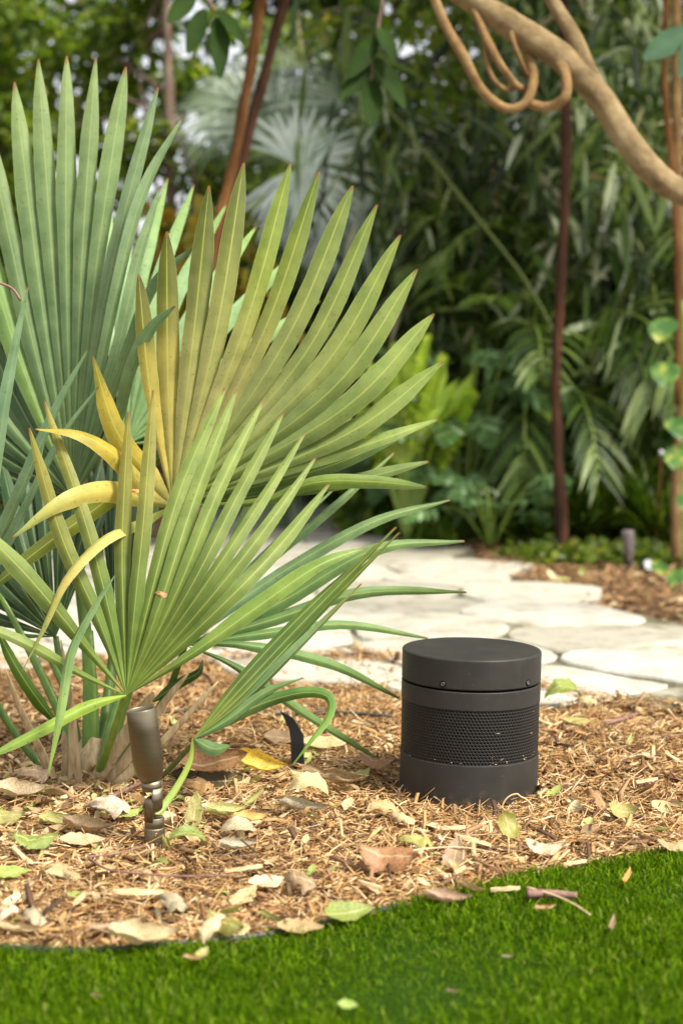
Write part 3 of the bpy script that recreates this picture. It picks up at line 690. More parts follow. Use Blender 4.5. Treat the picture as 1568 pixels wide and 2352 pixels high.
stalk(Fr, [(290, 1022, 3.43), (290, 1300, 3.32), (250, 1600, 3.16), (215, 1812, 3.06)], 7, 12, (.09, .17, .04))

# --- fronds G, H: pleated fans low at the back left, shade put into dark greens
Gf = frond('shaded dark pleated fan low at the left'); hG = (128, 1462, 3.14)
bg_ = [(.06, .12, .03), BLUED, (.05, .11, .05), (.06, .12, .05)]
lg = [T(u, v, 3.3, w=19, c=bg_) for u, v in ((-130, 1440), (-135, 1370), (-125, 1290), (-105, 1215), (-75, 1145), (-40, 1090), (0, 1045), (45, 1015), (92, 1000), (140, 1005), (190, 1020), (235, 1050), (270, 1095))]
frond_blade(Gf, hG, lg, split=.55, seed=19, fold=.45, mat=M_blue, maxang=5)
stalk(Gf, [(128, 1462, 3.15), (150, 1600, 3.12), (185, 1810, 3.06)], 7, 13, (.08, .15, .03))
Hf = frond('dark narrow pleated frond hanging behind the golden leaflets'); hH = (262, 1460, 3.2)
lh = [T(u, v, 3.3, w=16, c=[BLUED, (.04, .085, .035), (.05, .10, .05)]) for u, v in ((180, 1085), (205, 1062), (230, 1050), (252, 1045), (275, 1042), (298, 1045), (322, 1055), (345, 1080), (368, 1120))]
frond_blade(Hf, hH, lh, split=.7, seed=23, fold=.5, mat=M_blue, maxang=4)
stalk(Hf, [(262, 1462, 3.2), (240, 1650, 3.12), (216, 1812, 3.05)], 8, 14, (.09, .17, .03))
# single stray blades
St = frond('thin drooping pale green blade with a split tip'); frond_blade(St, (262, 1322, 2.80), [T(110, 1785, 2.66, (210, 1395, 2.76), (160, 1500, 2.72), (138, 1640, 2.68), w=13, c=[BLUE, (.14, .24, .10), (.24, .38, .12), (.22, .36, .07)], free=1, tw=(1.0, .0))], fold=.35, mat=M_frond, seed=2)
St = frond('olive blade crossing low behind the yellow leaflets'); frond_blade(St, (395, 1025, 3.14), [T(-80, 1400, 3.0, (230, 1160, 3.1), (90, 1262, 3.05), w=20, c=[(.10, .14, .02), (.20, .22, .025), (.15, .19, .03), (.10, .16, .04)], free=1)], fold=.4, seed=4)
St = frond('dark green pointed blade near the left edge'); frond_blade(St, (135, 1668, 3.02), [T(-15, 1425, 3.0, (75, 1590, 3.0), (25, 1510, 3.0), w=15, c=[(.06, .13, .015), (.09, .18, .02), (.06, .13, .015)], free=1)], fold=.5, seed=6)
for k, (pts, w) in enumerate([([(185, 1812, 3.05), (140, 1650, 3.08), (60, 1480, 3.15), (-20, 1330, 3.2)], 13), ([(198, 1812, 3.05), (160, 1620, 3.1), (110, 1500, 3.15)], 11)]):
    stalk(palm, pts, w, 7, (.10, .19, .025), name='petiole')
# curled blade at the right of the crown
St = frond('short dark curled blade beside the fan hub'); frond_blade(St, (350, 1612, 3.05), [T(466, 1515, 3.08, (410, 1570, 3.05), (455, 1545, 3.05), w=12, c=[(.05, .11, .02), (.06, .12, .025), (.05, .1, .03)], free=1)], fold=.4, seed=6)

# --- frond J: small folded frond on the right with a brown-flecked tip
J = frond('small half folded frond with a brown flecked tip'); hJ = (446, 1697, 2.78)
jc = [(.20, .26, .05), (.09, .16, .045), (.10, .17, .035), (.12, .15, .02)]
lj = [T(910, 1210, 2.90, (560, 1575, 2.80), (700, 1425, 2.84), w=13, c=jc, free=1, tw=(0, .3)), T(918, 1222, 2.91, (572, 1580, 2.80), (725, 1415, 2.85), w=12, c=jc, free=1, tw=(.3, .6)),
      T(865, 1250, 2.90, (545, 1570, 2.80), (680, 1425, 2.84), w=12, c=jc, free=1), T(830, 1340, 2.88, (570, 1600, 2.80), (690, 1480, 2.83), w=12, c=[(.20, .26, .05), (.10, .18, .07), (.16, .26, .12), (.18, .16, .03)], free=1, tw=(.6, .6)),
      T(670, 1760, 2.72, (580, 1625, 2.80), (690, 1592, 2.79), (752, 1600, 2.78), (755, 1645, 2.76), (715, 1700, 2.73), w=14, c=[(.09, .16, .05), (.11, .20, .06), (.10, .20, .05), (.14, .28, .05), (.16, .30, .05)], free=1, tw=(.2, .5)),
      T(725, 1556+28, 2.82, (560, 1640, 2.81), (650, 1604, 2.81), w=9, c=[(.08, .15, .04), (.09, .17, .05)], free=1),
      T(697, 1557, 2.80, (520, 1655, 2.79), (610, 1590, 2.80), w=11, c=[(.10, .19, .06), (.14, .25, .10), (.2, .32, .12)], free=1, tw=(0, .4)),
      T(530, 1712, 2.76, (490, 1720, 2.76), w=17, c=[(.12, .20, .08), (.15, .26, .12), (.12, .2, .06)], free=1)]
frond_blade(J, hJ, lj, fold=.4, seed=29)
stalk(J, [(446, 1697, 2.785), (432, 1760, 2.78), (392, 1830, 2.76), (345, 1890, 2.73), (300, 1945, 2.70)], 5, 13, (.30, .36, .06), col2=(.17, .29, .06), flat=.4)
stalk(palm, [(440, 1712, 2.80), (370, 1785, 2.92), (300, 1830, 3.0)], 6, 7, (.08, .14, .025), name='petiole')
# --- broad green petiole cores
stalk(palm, [(206, 1835, 3.03), (206, 1690, 3.04), (206, 1560, 3.08), (200, 1450, 3.12)], 19, 15, (.11, .21, .018), flat=.4, name='petiole')
stalk(palm, [(228, 1835, 3.0), (250, 1690, 3.03), (275, 1590, 3.1)], 15, 9, (.10, .18, .03), flat=.4, name='petiole')
# --- dry cut stalks
for pts, w0, w1 in ([[(125, 1822, 2.99), (100, 1740, 2.97), (55, 1650, 2.93), (12, 1535, 2.9)], 17, 6], [[(172, 1812, 2.97), (170, 1740, 2.96), (162, 1620, 2.95), (140, 1470, 2.94)], 20, 5],
                    [[(212, 1808, 2.98), (252, 1740, 2.95), (300, 1670, 2.93), (352, 1590, 2.92)], 21, 15], [[(238, 1812, 2.98), (290, 1745, 2.96), (365, 1630, 2.95), (432, 1548, 2.95)], 18, 7],
                    [[(262, 1808, 2.96), (330, 1745, 2.96), (420, 1655, 2.97), (500, 1566, 2.98)], 15, 6], [[(330, 1800, 2.95), (400, 1765, 2.97), (450, 1740, 2.99)], 9, 6],
                    [[(150, 1815, 3.0), (150, 1740, 2.98), (146, 1680, 2.97)], 12, 9]):
    C = spline([P(*q) for q in pts], 14); mb = MB()
    rads = [(w0*.92 + (w1*.8 - w0*.92)*i/14)/ppm(2.96)*(1 if i < 13 else (.7, .25)[i-13]) for i in range(15)]
    mb.tube(C, rads, 14, flat=.42, lump=.35); mb.build('dry_stalk', M_dry, palm)
# short stem
mb = MB(); c0 = G(205, 1795); mb.tube([c0 + Vector((0, .04, -.02)), c0 + Vector((0, .04, .03)), c0 + Vector((0.01, .05, .07))], [.045, .04, .03], 16, lump=.3); mb.build('stem_base', M_dry, palm)

# ================================================================== FALLEN LEAVES
def leaf_mat(name):
    m, t, b = newmat(name); oi = t.nodes.new('ShaderNodeObjectInfo')
    uv = t.nodes.new('ShaderNodeUVMap'); sx = t.nodes.new('ShaderNodeSeparateXYZ'); t.links.new(uv.outputs[0], sx.inputs[0])
    cv = coords(t); ad = N(t, 'ShaderNodeVectorMath', operation='ADD'); t.links.new(cv, ad.inputs[0]); t.links.new(oi.outputs['Location'], ad.inputs[1])
    n = noise_n(t, ad.outputs[0], 32, 5, .65); r_ = ramp(t, [(.32, (.52, .45, .38)), (.5, (1, 1, 1)), (.7, (1.28, 1.24, 1.15))]); t.links.new(n, r_.inputs[0])
    c = mixc(t, 1, oi.outputs['Color'], r_.outputs[0], 'MULTIPLY')
    n2 = noise_n(t, ad.outputs[0], 110, 3); s2 = ramp(t, [(.66, (0, 0, 0)), (.72, (.75, .75, .75))]); t.links.new(n2, s2.inputs[0]); c = mixc(t, s2.outputs[0], c, (.10, .055, .02))
    d = N(t, 'ShaderNodeMath', operation='SUBTRACT'); t.links.new(sx.outputs[0], d.inputs[0]); d.inputs[1].default_value = .5
    a = N(t, 'ShaderNodeMath', operation='ABSOLUTE'); t.links.new(d.outputs[0], a.inputs[0])
    rr = ramp(t, [(.018, (.5, .5, .5)), (.04, (0, 0, 0))]); t.links.new(a.outputs[0], rr.inputs[0]); c = mixc(t, rr.outputs[0], c, (.62, .50, .27))
    # side veins
    mu = N(t, 'ShaderNodeMath', operation='MULTIPLY_ADD'); t.links.new(a.outputs[0], mu.inputs[0]); mu.inputs[1].default_value = -1.0; t.links.new(sx.outputs[1], mu.inputs[2])
    m2_ = N(t, 'ShaderNodeMath', operation='MULTIPLY'); t.links.new(mu.outputs[0], m2_.inputs[0]); m2_.inputs[1].default_value = 75
    sn = N(t, 'ShaderNodeMath', operation='SINE'); t.links.new(m2_.outputs[0], sn.inputs[0]); bump(t, b, sn.outputs[0], .14, .001)
    b.inputs['Roughness'].default_value = .55
    leafy(t, b, c, .2, (1.1, 1.0, .8)); return m
M_leaf = leaf_mat('dry_leaf')
def leaf_mesh(seed, aspect, curl, arch, twist, ragged=.10, crumple=.045):
    """unit-length fallen leaf lying along +X, belly at z=0"""
    r = random.Random(seed); mb = MB(); n, k = 16, 9; rows = []
    for i in range(n + 1):
        f = i/n; w = aspect*(math.sin(math.pi*min(1, f*.97 + .03)**.85))**.8*(1 - .25*f) + .006
        row = []
        for j in range(k):
            s = j/(k-1)*2 - 1; e = 1 + ragged*noise.noise(Vector((f*7, s*2 + seed, seed*3.1)))*abs(s)*3
            wl = w*e; th = s*curl
            y = (math.sin(th)/curl*wl) if abs(curl) > .05 else s*wl; z = (1 - math.cos(th))/abs(curl)*wl*(1 if curl > 0 else -1) if abs(curl) > .05 else 0
            z += .10*wl*abs(s) + crumple*noise.noise(Vector((f*4 + seed, s*1.7, seed))) + crumple*.5*noise.noise(Vector((f*11, s*5, seed)))
            q = twist*(f - .5); y, z = y*math.cos(q) - z*math.sin(q), y*math.sin(q) + z*math.cos(q)
            A = arch*(f - .5)*2
            x = (math.sin(A)/max(.05, abs(arch)))*.5 if abs(arch) > .05 else f - .5; zz = (1 - math.cos(A))/abs(arch)*.5*(1 if arch > 0 else -1) if abs(arch) > .05 else 0
            row.append((x, y, z + zz))
        rows.append(row)
    mb.grid(rows)
    # stalk
    p = Vector(rows[0][k//2]); mb.tube([p + Vector((.01, 0, 0)), p + Vector((-.06, .01, .01)), p + Vector((-.13, .03, .015))], [.008, .006, .007], 5)
    zm = min(v[2] for v in mb.v); mb.v = [(v[0], v[1], v[2] - zm) for v in mb.v]
    me = bpy.data.meshes.new('fallen_leaf'); me.from_pydata(mb.v, [], mb.f); me.polygons.foreach_set('use_smooth', [True]*len(me.polygons))
    l = me.uv_layers.new(name='UVMap'); idx = np.empty(len(me.loops), dtype=np.int32); me.loops.foreach_get('vertex_index', idx); l.data.foreach_set('uv', np.array(mb.uv, dtype=np.float32)[idx].ravel())
    me.materials.append(M_leaf); me.update(); return me
SH_ = {'flat': [leaf_mesh(s, a, .35, .25, .3) for s, a in ((1, .22), (2, .26), (3, .19))],
       'curled': [leaf_mesh(s, a, c, .6, .8, crumple=.07) for s, a, c in ((4, .24, 1.3), (5, .22, 1.7), (6, .26, -1.2))],
       'arched': [leaf_mesh(s, a, .6, c, .5, crumple=.07) for s, a, c in ((7, .22, -1.3), (8, .25, 1.2), (9, .2, -.9))],
       'folded': [leaf_mesh(s, a, 2.3, .5, 1.2, crumple=.06) for s, a in ((10, .2), (11, .23))],
       'crumpled': [leaf_mesh(s, a, -1.5, -.9, 1.9, .20, .14) for s, a in ((12, .27), (13, .24), (14, .28))]}
LC = {'tan': (.52, .36, .18), 'pale': (.58, .46, .27), 'cream': (.68, .56, .38), 'brown': (.36, .20, .09), 'rust': (.36, .19, .08), 'green': (.22, .28, .06), 'lime': (.32, .42, .10),
      'olive': (.30, .29, .07), 'mottled': (.36, .34, .12), 'yellow': (.72, .55, .08), 'orange': (.66, .36, .11), 'mauve': (.36, .245, .15), 'grey': (.42, .36, .25), 'dark': (.10, .08, .03), 'dgreen': (.14, .24, .04)}
leaf_n = [0]
def put_leaf(u, v, lpx, ang, color, form, label, z=.012, pitch=0, roll=0, group='fallen leaves on the mulch bed', at=None):
    i = leaf_n[0]; leaf_n[0] += 1; r = random.Random(100 + i)
    me = SH_[form][i % len(SH_[form])]; p = at or G(u, v, z); o = bpy.data.objects.new('fallen_leaf', me); COL.objects.link(o)
    p.z = z + hgt(p.x, p.y)*.7 if at is None else p.z
    L = lpx*1.12/ppm(p.y); roll = abs(roll)
    if roll == 0 and pitch == 0 and at is None: roll = r.uniform(18, 38)*(1 if abs(ang) < 50 else .4); pitch = -18 if ang > 50 else 0
    if at is None: p.z += -.004 + L*.17*abs(math.sin(R(roll)))
    o.location = p; o.scale = (L, L*1.28, L)
    o.rotation_euler = (R(roll), R(pitch), R(ang)); c = LC[color]; j = r.uniform(.88, 1.1)
    o.color = (c[0]*j, c[1]*j*r.uniform(.96, 1.04), c[2]*j*r.uniform(.9, 1.1), 1)
    return tag(o, label, 'leaf', group)
# (u, v, length px, yaw, colour, form, label, z, pitch, roll)
for a in [
 (492, 1772, 150, 10, 'rust', 'curled', 'largest rust brown leaf, propped up under the small folded palm frond', .03, -8, -52),
 (600, 1768, 125, -12, 'yellow', 'curled', 'bright yellow leaf with long stalk beside the big rust brown leaf', .022, 5, -45),
 (447, 1860, 85, 80, 'mottled', 'flat', 'mottled olive leaf standing upright right of the spotlight stem', .03, -62, 10),
 (575, 1888, 75, 15, 'orange', 'curled', 'orange tan leaf lying right of the mottled upright leaf', .014, 0, -20),
 (520, 1872, 100, 25, 'mottled', 'curled', 'pale green rolled leaf between the mottled leaf and the orange one', .016, 0, -20),
 (500, 1855, 85, 18, 'cream', 'folded', 'cream rolled dry leaf with dark specks right of the spotlight knuckle', .024, -10, 0),
 (705, 1832, 120, -4, 'pale', 'arched', 'arched pale tan leaf midway between spotlight and speaker', .016, 0, -22),
 (700, 1862, 110, -8, 'grey', 'folded', 'long grey rolled leaf just below the arched pale tan leaf', .012, 0, 0),
 (875, 1868, 85, 20, 'tan', 'crumpled', 'crumpled tan leaf near the left foot of the speaker', .014, 0, 0),
 (922, 1890, 70, -20, 'pale', 'crumpled', 'pale crumpled leaf in front of the left side of the speaker', .010, 0, 0),
 (1168, 1905, 80, -62, 'olive', 'arched', 'dark olive hooked leaf standing in front of the speaker', .030, 48, 10),
 (902, 1995, 135, -18, 'rust', 'curled', 'large flat rust brown leaf in the middle of the mulch in front of the speaker', .018, 0, -42),
 (1045, 1968, 95, 75, 'mauve', 'flat', 'greyish brown pointed leaf standing right of the large flat rust leaf', .022, -38, 0),
 (950, 1955, 90, -10, 'mottled', 'crumpled', 'pale mottled crumpled leaf just above the large flat rust leaf', .016, 0, 0),
 (1255, 1958, 90, -18, 'cream', 'curled', 'cream curled leaf at the right in front of the speaker', .016, 0, -15),
 (1290, 1612, 105, 12, 'green', 'arched', 'broad green leaf at the mulch edge right of the speaker', .02, 0, -25),
 (1345, 1622, 55, -20, 'pale', 'crumpled', 'small pale leaf beside the broad green leaf at the path edge', .012, 0, 0),
 (1548, 1950, 80, 5, 'tan', 'curled', 'golden tan leaf cut by the right picture edge near the turf', .016, 0, -10),
 (800, 2100, 110, 25, 'green', 'flat', 'yellow green leaf lying along the turf edging in the middle', .02, 0, -32),
 (1032, 2076, 105, -3, 'mauve', 'curled', 'mauve tan leaf lying on the turf border below the speaker', .014, 0, -15),
 (1085, 2050, 75, -42, 'tan', 'folded', 'folded orange tan leaf just above the mauve leaf at the turf border', .016, 0, 0),
 (330, 2160, 155, 8, 'pale', 'curled', 'long pale tan leaf along the edging at the lower left', .018, 0, -18),
 (275, 2125, 140, 33, 'mauve', 'folded', 'long brown rolled leaf above the long pale tan leaf', .018, -5, 0),
 (525, 2128, 100, -35, 'olive', 'curled', 'olive brown leaf leaning at the turf edging right of the long pale leaf', .022, 10, -30),
 (490, 2130, 95, 65, 'cream', 'crumpled', 'cream leaf standing behind the olive brown leaf at the edging', .022, -35, 0),
 (400, 2085, 100, -40, 'grey', 'crumpled', 'grey green crumpled leaf above the edging at the left', .018, 0, 0),
 (632, 2112, 80, -35, 'mottled', 'folded', 'pale green folded leaf just above the edging left of the yellow green one', .016, 0, 0),
 (690, 2128, 100, -4, 'tan', 'flat', 'tan leaf lying on the edging left of the yellow green leaf', .014, 0, -15),
 (22, 2005, 85, 10, 'lime', 'flat', 'bright green leaf at the left picture edge', .020, 0, -15),
 (85, 1940, 100, 12, 'green', 'curled', 'yellow green curled leaf near the left edge below the palm', .018, 0, -20),
 (190, 1930, 95, 0, 'pale', 'flat', 'wide pale pinkish leaf left of the spotlight foot', .014, 0, -15),
 (205, 1905, 120, -14, 'mauve', 'curled', 'dull brown leaf just behind the wide pale pinkish leaf', .014, 0, -12),
 (428, 1932, 95, 3, 'green', 'arched', 'light green leaf touching the foot of the spotlight on its right', .020, 0, -15),
 (383, 1938, 55, -55, 'olive', 'folded', 'small olive leaf leaning against the spotlight foot', .022, 15, 0),
 (545, 1952, 85, 20, 'grey', 'curled', 'whitish curled leaf on the mulch right of the spotlight foot', .014, 0, 0),
 (545, 1915, 85, 5, 'grey', 'arched', 'narrow grey green leaf arched above the whitish curled leaf', .010, 0, 0),
 (622, 2030, 95, 14, 'cream', 'flat', 'smooth cream leaf in the mulch left of centre', .014, 0, -14),
 (562, 2055, 80, 55, 'pale', 'flat', 'slim pale leaf pointing away, left of the smooth cream leaf', .014, 0, 0),
 (715, 2000, 42, 80, 'lime', 'flat', 'small bright lime leaf in the open mulch', .018, -18, 0),
 (765, 1998, 34, 60, 'lime', 'folded', 'tiny lime leaf right of the small bright lime leaf', .016, -18, 0),
 (130, 2000, 60, 20, 'tan', 'crumpled', 'small tan crumpled leaf below the yellow green curled leaf', .012, 0, 0),
 (690, 2040, 95, -30, 'mauve', 'crumpled', 'brown crumpled leaf below the small bright lime leaf', .012, 0, 0),
 (1362, 1835, 80, -55, 'brown', 'crumpled', 'brown leaf standing in the mulch right of the speaker', .024, 20, 0),
 (1432, 1868, 75, -10, 'mottled', 'arched', 'greenish yellow arched leaf at the right of the mulch', .014, 0, 0),
 (1400, 1855, 45, 30, 'pale', 'folded', 'small pale folded leaf between the brown and greenish leaf at the right', .012, 0, 0),
 (1448, 1700, 50, 70, 'mottled', 'folded', 'small yellowish leaf standing far right behind the speaker', .018, -35, 0),
 (820, 1780, 75, 30, 'mottled', 'arched', 'pale greenish pointed leaf between the black stake and the speaker', .016, 0, -10),
 (870, 1752, 85, -25, 'brown', 'curled', 'dark brown curled leaf touching the left side of the speaker', .024, 0, -10),
 (772, 1800, 150, -10, 'mauve', 'folded', 'long pinkish brown rolled leaf running from the yellow leaf to the speaker', .012, 0, 0),
 (650, 1700, 80, -15, 'mauve', 'flat', 'faded pinkish leaf left of the black stake', .012, 0, -25),
 (745, 1712, 110, 6, 'pale', 'flat', 'large pale yellow leaf under the palm blades behind the black stake', .014, 0, -20),
 (130, 1890, 80, 20, 'mottled', 'curled', 'mottled yellow leaf left of the palm stalks', .014, 0, 0),
 (250, 1872, 110, -6, 'cream', 'crumpled', 'pale tattered leaf in front of the palm stalks', .014, 0, 0),
 (295, 1870, 70, -10, 'lime', 'curled', 'fresh green small leaf in front of the palm stalks', .018, 0, -10),
 (45, 1835, 120, 5, 'pale', 'curled', 'broad pale leaf at the left edge beside the palm base', .014, 0, 0),
 (75, 1800, 100, 10, 'mauve', 'crumpled', 'dusty brown leaf beside the dry stalks at the left edge', .014, 0, 0),
 (20, 1885, 90, -12, 'mottled', 'curled', 'dull yellow leaf low at the left picture edge', .014, 0, 0),
 (420, 1790, 80, -5, 'dark', 'curled', 'dark leaf behind the spotlight head', .014, 0, 0),
 (450, 1822, 90, -8, 'brown', 'crumpled', 'brown bent leaf under the large rust brown leaf', .014, 0, 0),
 (590, 1830, 70, 50, 'mottled', 'folded', 'slim pale green leaf standing above the orange tan leaf', .018, -30, 0),
 (500, 1800, 120, 4, 'dark', 'flat', 'black green leaf lying beneath the large rust brown leaf', .010, 0, 0),
 (215, 1770, 60, -70, 'brown', 'folded', 'brown rolled leaf wedged among the palm stalks', .024, -20, 0),
 (90, 1690, 80, 10, 'mauve', 'crumpled', 'pinkish leaf seen behind the dry stalk at the left', .012, 0, 0),
 (985, 1700+20, 0, 0, None, None, None),
 (1040, 2000+25, 40, 0, 'cream', 'curled', 'tiny white cream leaf below the greyish brown pointed leaf', .012, 0, 0),
 (840, 1700-30, 60, 0, 'cream', 'folded', 'little cream leaf in front of the path left of the speaker', .012, 0, 0),
 (1330, 1665, 70, -10, 'mottled', 'flat', 'flat greenish leaf at the far mulch right of the speaker', .010, 0, 0),
 (1180, 1893-10, 0, 0, None, None, None),
 (80, 2118, 90, -40, 'grey', 'crumpled', 'grey crumpled leaf at the lower left corner of the mulch', .016, 0, 0),
 (15, 2105, 70, 75, 'cream', 'crumpled', 'whitish torn leaf at the lower left picture edge', .016, 0, 0),
 (50, 2140, 100, 2, 'pale', 'folded', 'flat pale strip of leaf lying along the edging at the far left', .010, 0, 0)]:
    if a[2]: put_leaf(*a)
TG = 'fallen bits on the turf'
for u, v, l, an, c, f, lb in [(446, 2197, 50, 5, 'tan', 'folded', 'pale tan scrap on the turf just below the edging left of centre'), (465, 2180, 40, 60, 'mottled', 'flat', 'small pale green scrap at the turf edge above the tan scrap'),
   (222, 2285, 26, 0, 'mauve', 'folded', 'tiny reddish scrap on the turf at the lower left'), (1405, 2122, 60, 78, 'mauve', 'folded', 'purplish brown curled leaf standing on the turf at the right'),
   (800, 2300, 45, -18, 'lime', 'flat', 'lime green small leaf on the turf near the bottom centre'), (1250, 2090, 55, 28, 'tan', 'folded', 'tan wood like scrap on the turf below the purple stick'),
   (1040, 2268, 30, 10, 'mauve', 'folded', 'tiny dull scrap on the turf below the speaker'), (1440, 2010, 60, 70, 'orange', 'folded', 'orange chip on the turf border at the right'), (1165, 2215-20, 26, 20, 'grey', 'folded', 'tiny grey scrap in the middle of the turf at the right')]:
    put_leaf(u, v, l, an, c, f, lb, z=.026, group=TG)
# ---- leaf on the front frond, stuck on the speaker, orange scrap at the hub
o = put_leaf(0, 0, 32, -25, 'rust', 'crumpled', 'small rust brown scrap resting on the front green fan', group='scraps caught in the palm', at=P(370, 1366, 2.768)); o.rotation_euler = (R(70), 0, R(-15))
o = put_leaf(0, 0, 26, -25, 'orange', 'crumpled', 'tiny orange scrap caught beside the golden leaflets', group='scraps caught in the palm', at=P(312, 1131, 2.94)); o.rotation_euler = (R(70), 0, R(5))

# ---- dense small litter under the palm and between (nobody could count it)
mlit = island_mat('leaf_litter', [(0, (.14, .075, .03)), (.25, (.40, .25, .12)), (.55, (.60, .45, .26)), (.8, (.70, .60, .38)), (.93, (.38, .42, .12)), (1, (.22, .30, .06))], .6, .15, (1, 1, .8), patch=18)
def litter(name, pts, lmin, lmax, mat):
    V, F = [], []
    for (x, y) in pts:
        L = rnd.uniform(lmin, lmax); w = L*rnd.uniform(.16, .3); a = rnd.uniform(0, 6.28); cu = rnd.uniform(-.9, .9); ar = rnd.uniform(-.6, .6); z0 = rnd.random()*.010 + hgt(x, y)
        tl = Matrix.Translation((x, y, z0)) @ Matrix.Rotation(a, 4, 'Z') @ Matrix.Rotation(rnd.gauss(0, .3), 4, 'Y') @ Matrix.Rotation(rnd.gauss(0, .35), 4, 'X'); b_ = len(V)
        for i in range(5):
            f = i/4; wi = w*(math.sin(math.pi*(f*.92 + .04))**.8)
            for j in (-1, -.5, 0, .5, 1):
                V.append(tuple(tl @ Vector(((f-.5)*L, j*wi*(1 + rnd.uniform(-.1, .1)), abs(j)*abs(j)*wi*cu + ar*(f-.5)**2*L))))
        for i in range(4):
            for j in range(4): F.append((b_+i*5+j, b_+i*5+j+1, b_+(i+1)*5+j+1, b_+(i+1)*5+j))
    return tag(np_mesh(name, np.array(V), np.array(F), mat, smooth=True), kind='stuff')
pts = []
for i in range(700):
    u = abs(rnd.gauss(0, 330)) - 60; v = rnd.gauss(1850, 75)
    if v < 1560: continue
    p = G(u, v)
    if p.y > edge_y(p.x) + .03: pts.append((p.x, p.y))
for i in range(420):
    u, v = rnd.uniform(-60, 1620), rnd.uniform(1560, 2140); p = G(u, v)
    if p.y > edge_y(p.x) + .03 and not inside((p.x, p.y), path_poly) and ((p.x-SX)**2 + (p.y-SY)**2) > .15**2: pts.append((p.x, p.y))
litter('leaf_litter', pts, .012, .05, mlit)

# ---- sticks, roots and the curl of fibre
m, t, b = newmat('purple_twig'); r_ = ramp(t, [(.3, (.14, .065, .055)), (.7, (.30, .17, .14))]); t.links.new(noise_n(t, coords(t), 60, 4), r_.inputs[0]); t.links.new(r_.outputs[0], b.inputs['Base Color']); b.inputs['Roughness'].default_value = .7; M_tw = m
m, t, b = newmat('pale_fibre'); b.inputs['Base Color'].default_value = (.62, .44, .25, 1); b.inputs['Roughness'].default_value = .8; M_fib = m
def twig(pts, r_, label, mat, z=.016, name='twig'):
    mb = MB(); q = [G(p[0], p[1], p[2] if len(p) > 2 else z) for p in pts]; q = [Vector((a.x, a.y, a.z + hgt(a.x, a.y)*.6)) for a in q]
    mb.tube(spline(q, 22), [r_*(1 - .35*i/22) for i in range(23)], 7, lump=.5); return tag(mb.build(name, mat), label, 'twig', 'twigs on the mulch')
twig([(1210, 2060), (1262, 2059), (1325, 2063)], .0068, 'thick purple brown stick lying on the turf border at the right', M_tw, .024)
twig([(215, 1858), (262, 1830), (335, 1795), (350, 1790)], .0038, 'reddish purple twig in front of the palm stalks', M_tw, .022)
twig([(200, 1968), (260, 1962), (310, 1950), (345, 1942)], .0016, 'thin grey root curving toward the spotlight foot', M_tw, .020)
twig([(205, 1972), (245, 1995), (300, 2004), (420, 2012), (560, 2010)], .0018, 'long thin purple grey root running in front of the spotlight', M_tw, .020)
twig([(930, 1962), (1010, 1953), (1070, 1955), (1145, 1968)], .0016, 'thin bent stem crossing the greyish brown pointed leaf', M_fib, .030)
twig([(1210, 2045), (1275, 2062), (1320, 2082), (1355, 2105)], .0018, 'pale wiry stem lying on the turf beside the purple stick', M_fib, .028)
twig([(1390, 1668), (1420, 1655), (1462, 1638)], .0045, 'dark stick at the back of the mulch on the right', M_tw)
q0 = []
for i in range(15):
    a = math.pi*i/14; q0.append(P(1188 - 36*math.cos(a), 1862 - 38*math.sin(a) + (6 if i > 7 else 0), 2.80))
mb = MB(); mb.tube(q0, .0015, 6); tag(mb.build('twig', M_fib), 'looped pale fibre arching at the front foot of the speaker', 'twig', 'twigs on the mulch')
mb = MB(); mb.tube(spline([P(-60, 640, 2.9), P(0, 650, 2.9), (P(30, 664, 2.9)), P(48, 690, 2.9)], 12), .0022, 6, lump=.5); tag(mb.build('twig', M_tw), 'short reddish twig caught in the blue green blades at the left edge', 'twig')
# pale large chips and splinters
def splinter(u, v, lpx, wpx, ang, label):
    p = G(u, v, .018); L = lpx/ppm(p.y)/2; w = wpx/ppm(p.y)/2; mb = MB(); rows = []
    for i in range(9):
        f = i/8*2 - 1; k = 1 - .55*abs(f)**3; rows.append([(f*L, -w*k, .002*noise.noise(Vector((f*3, u, 0)))), (f*L, -w*k*.6, .004), (f*L, w*k*.5, .0045 + .002*noise.noise(Vector((f*6, v, 1)))), (f*L, w*k, .001), (f*L, w*k*.3, -.003)])
    mb.grid(rows, closed=True, caps=True); o = mb.build('wood_chip', M_big, smooth=False); o.location = (p.x, p.y, p.z + hgt(p.x, p.y)*.7); o.rotation_euler = (R(rnd.uniform(-10, 10)), R(rnd.uniform(-6, 6)), R(ang))
    return tag(o, label, 'wood chip', 'large wood chips in the mulch')
m, t, b = newmat('big_chip'); cv = coords(t, (.15, 1, 1)); r_ = ramp(t, [(.3, (.42, .24, .11)), (.55, (.66, .46, .25)), (.75, (.80, .64, .42))]); t.links.new(noise_n(t, cv, 260, 4), r_.inputs[0]); t.links.new(r_.outputs[0], b.inputs['Base Color']); b.inputs['Roughness'].default_value = .8; bump(t, b, noise_n(t, cv, 400, 3), .6, .002); M_big = m
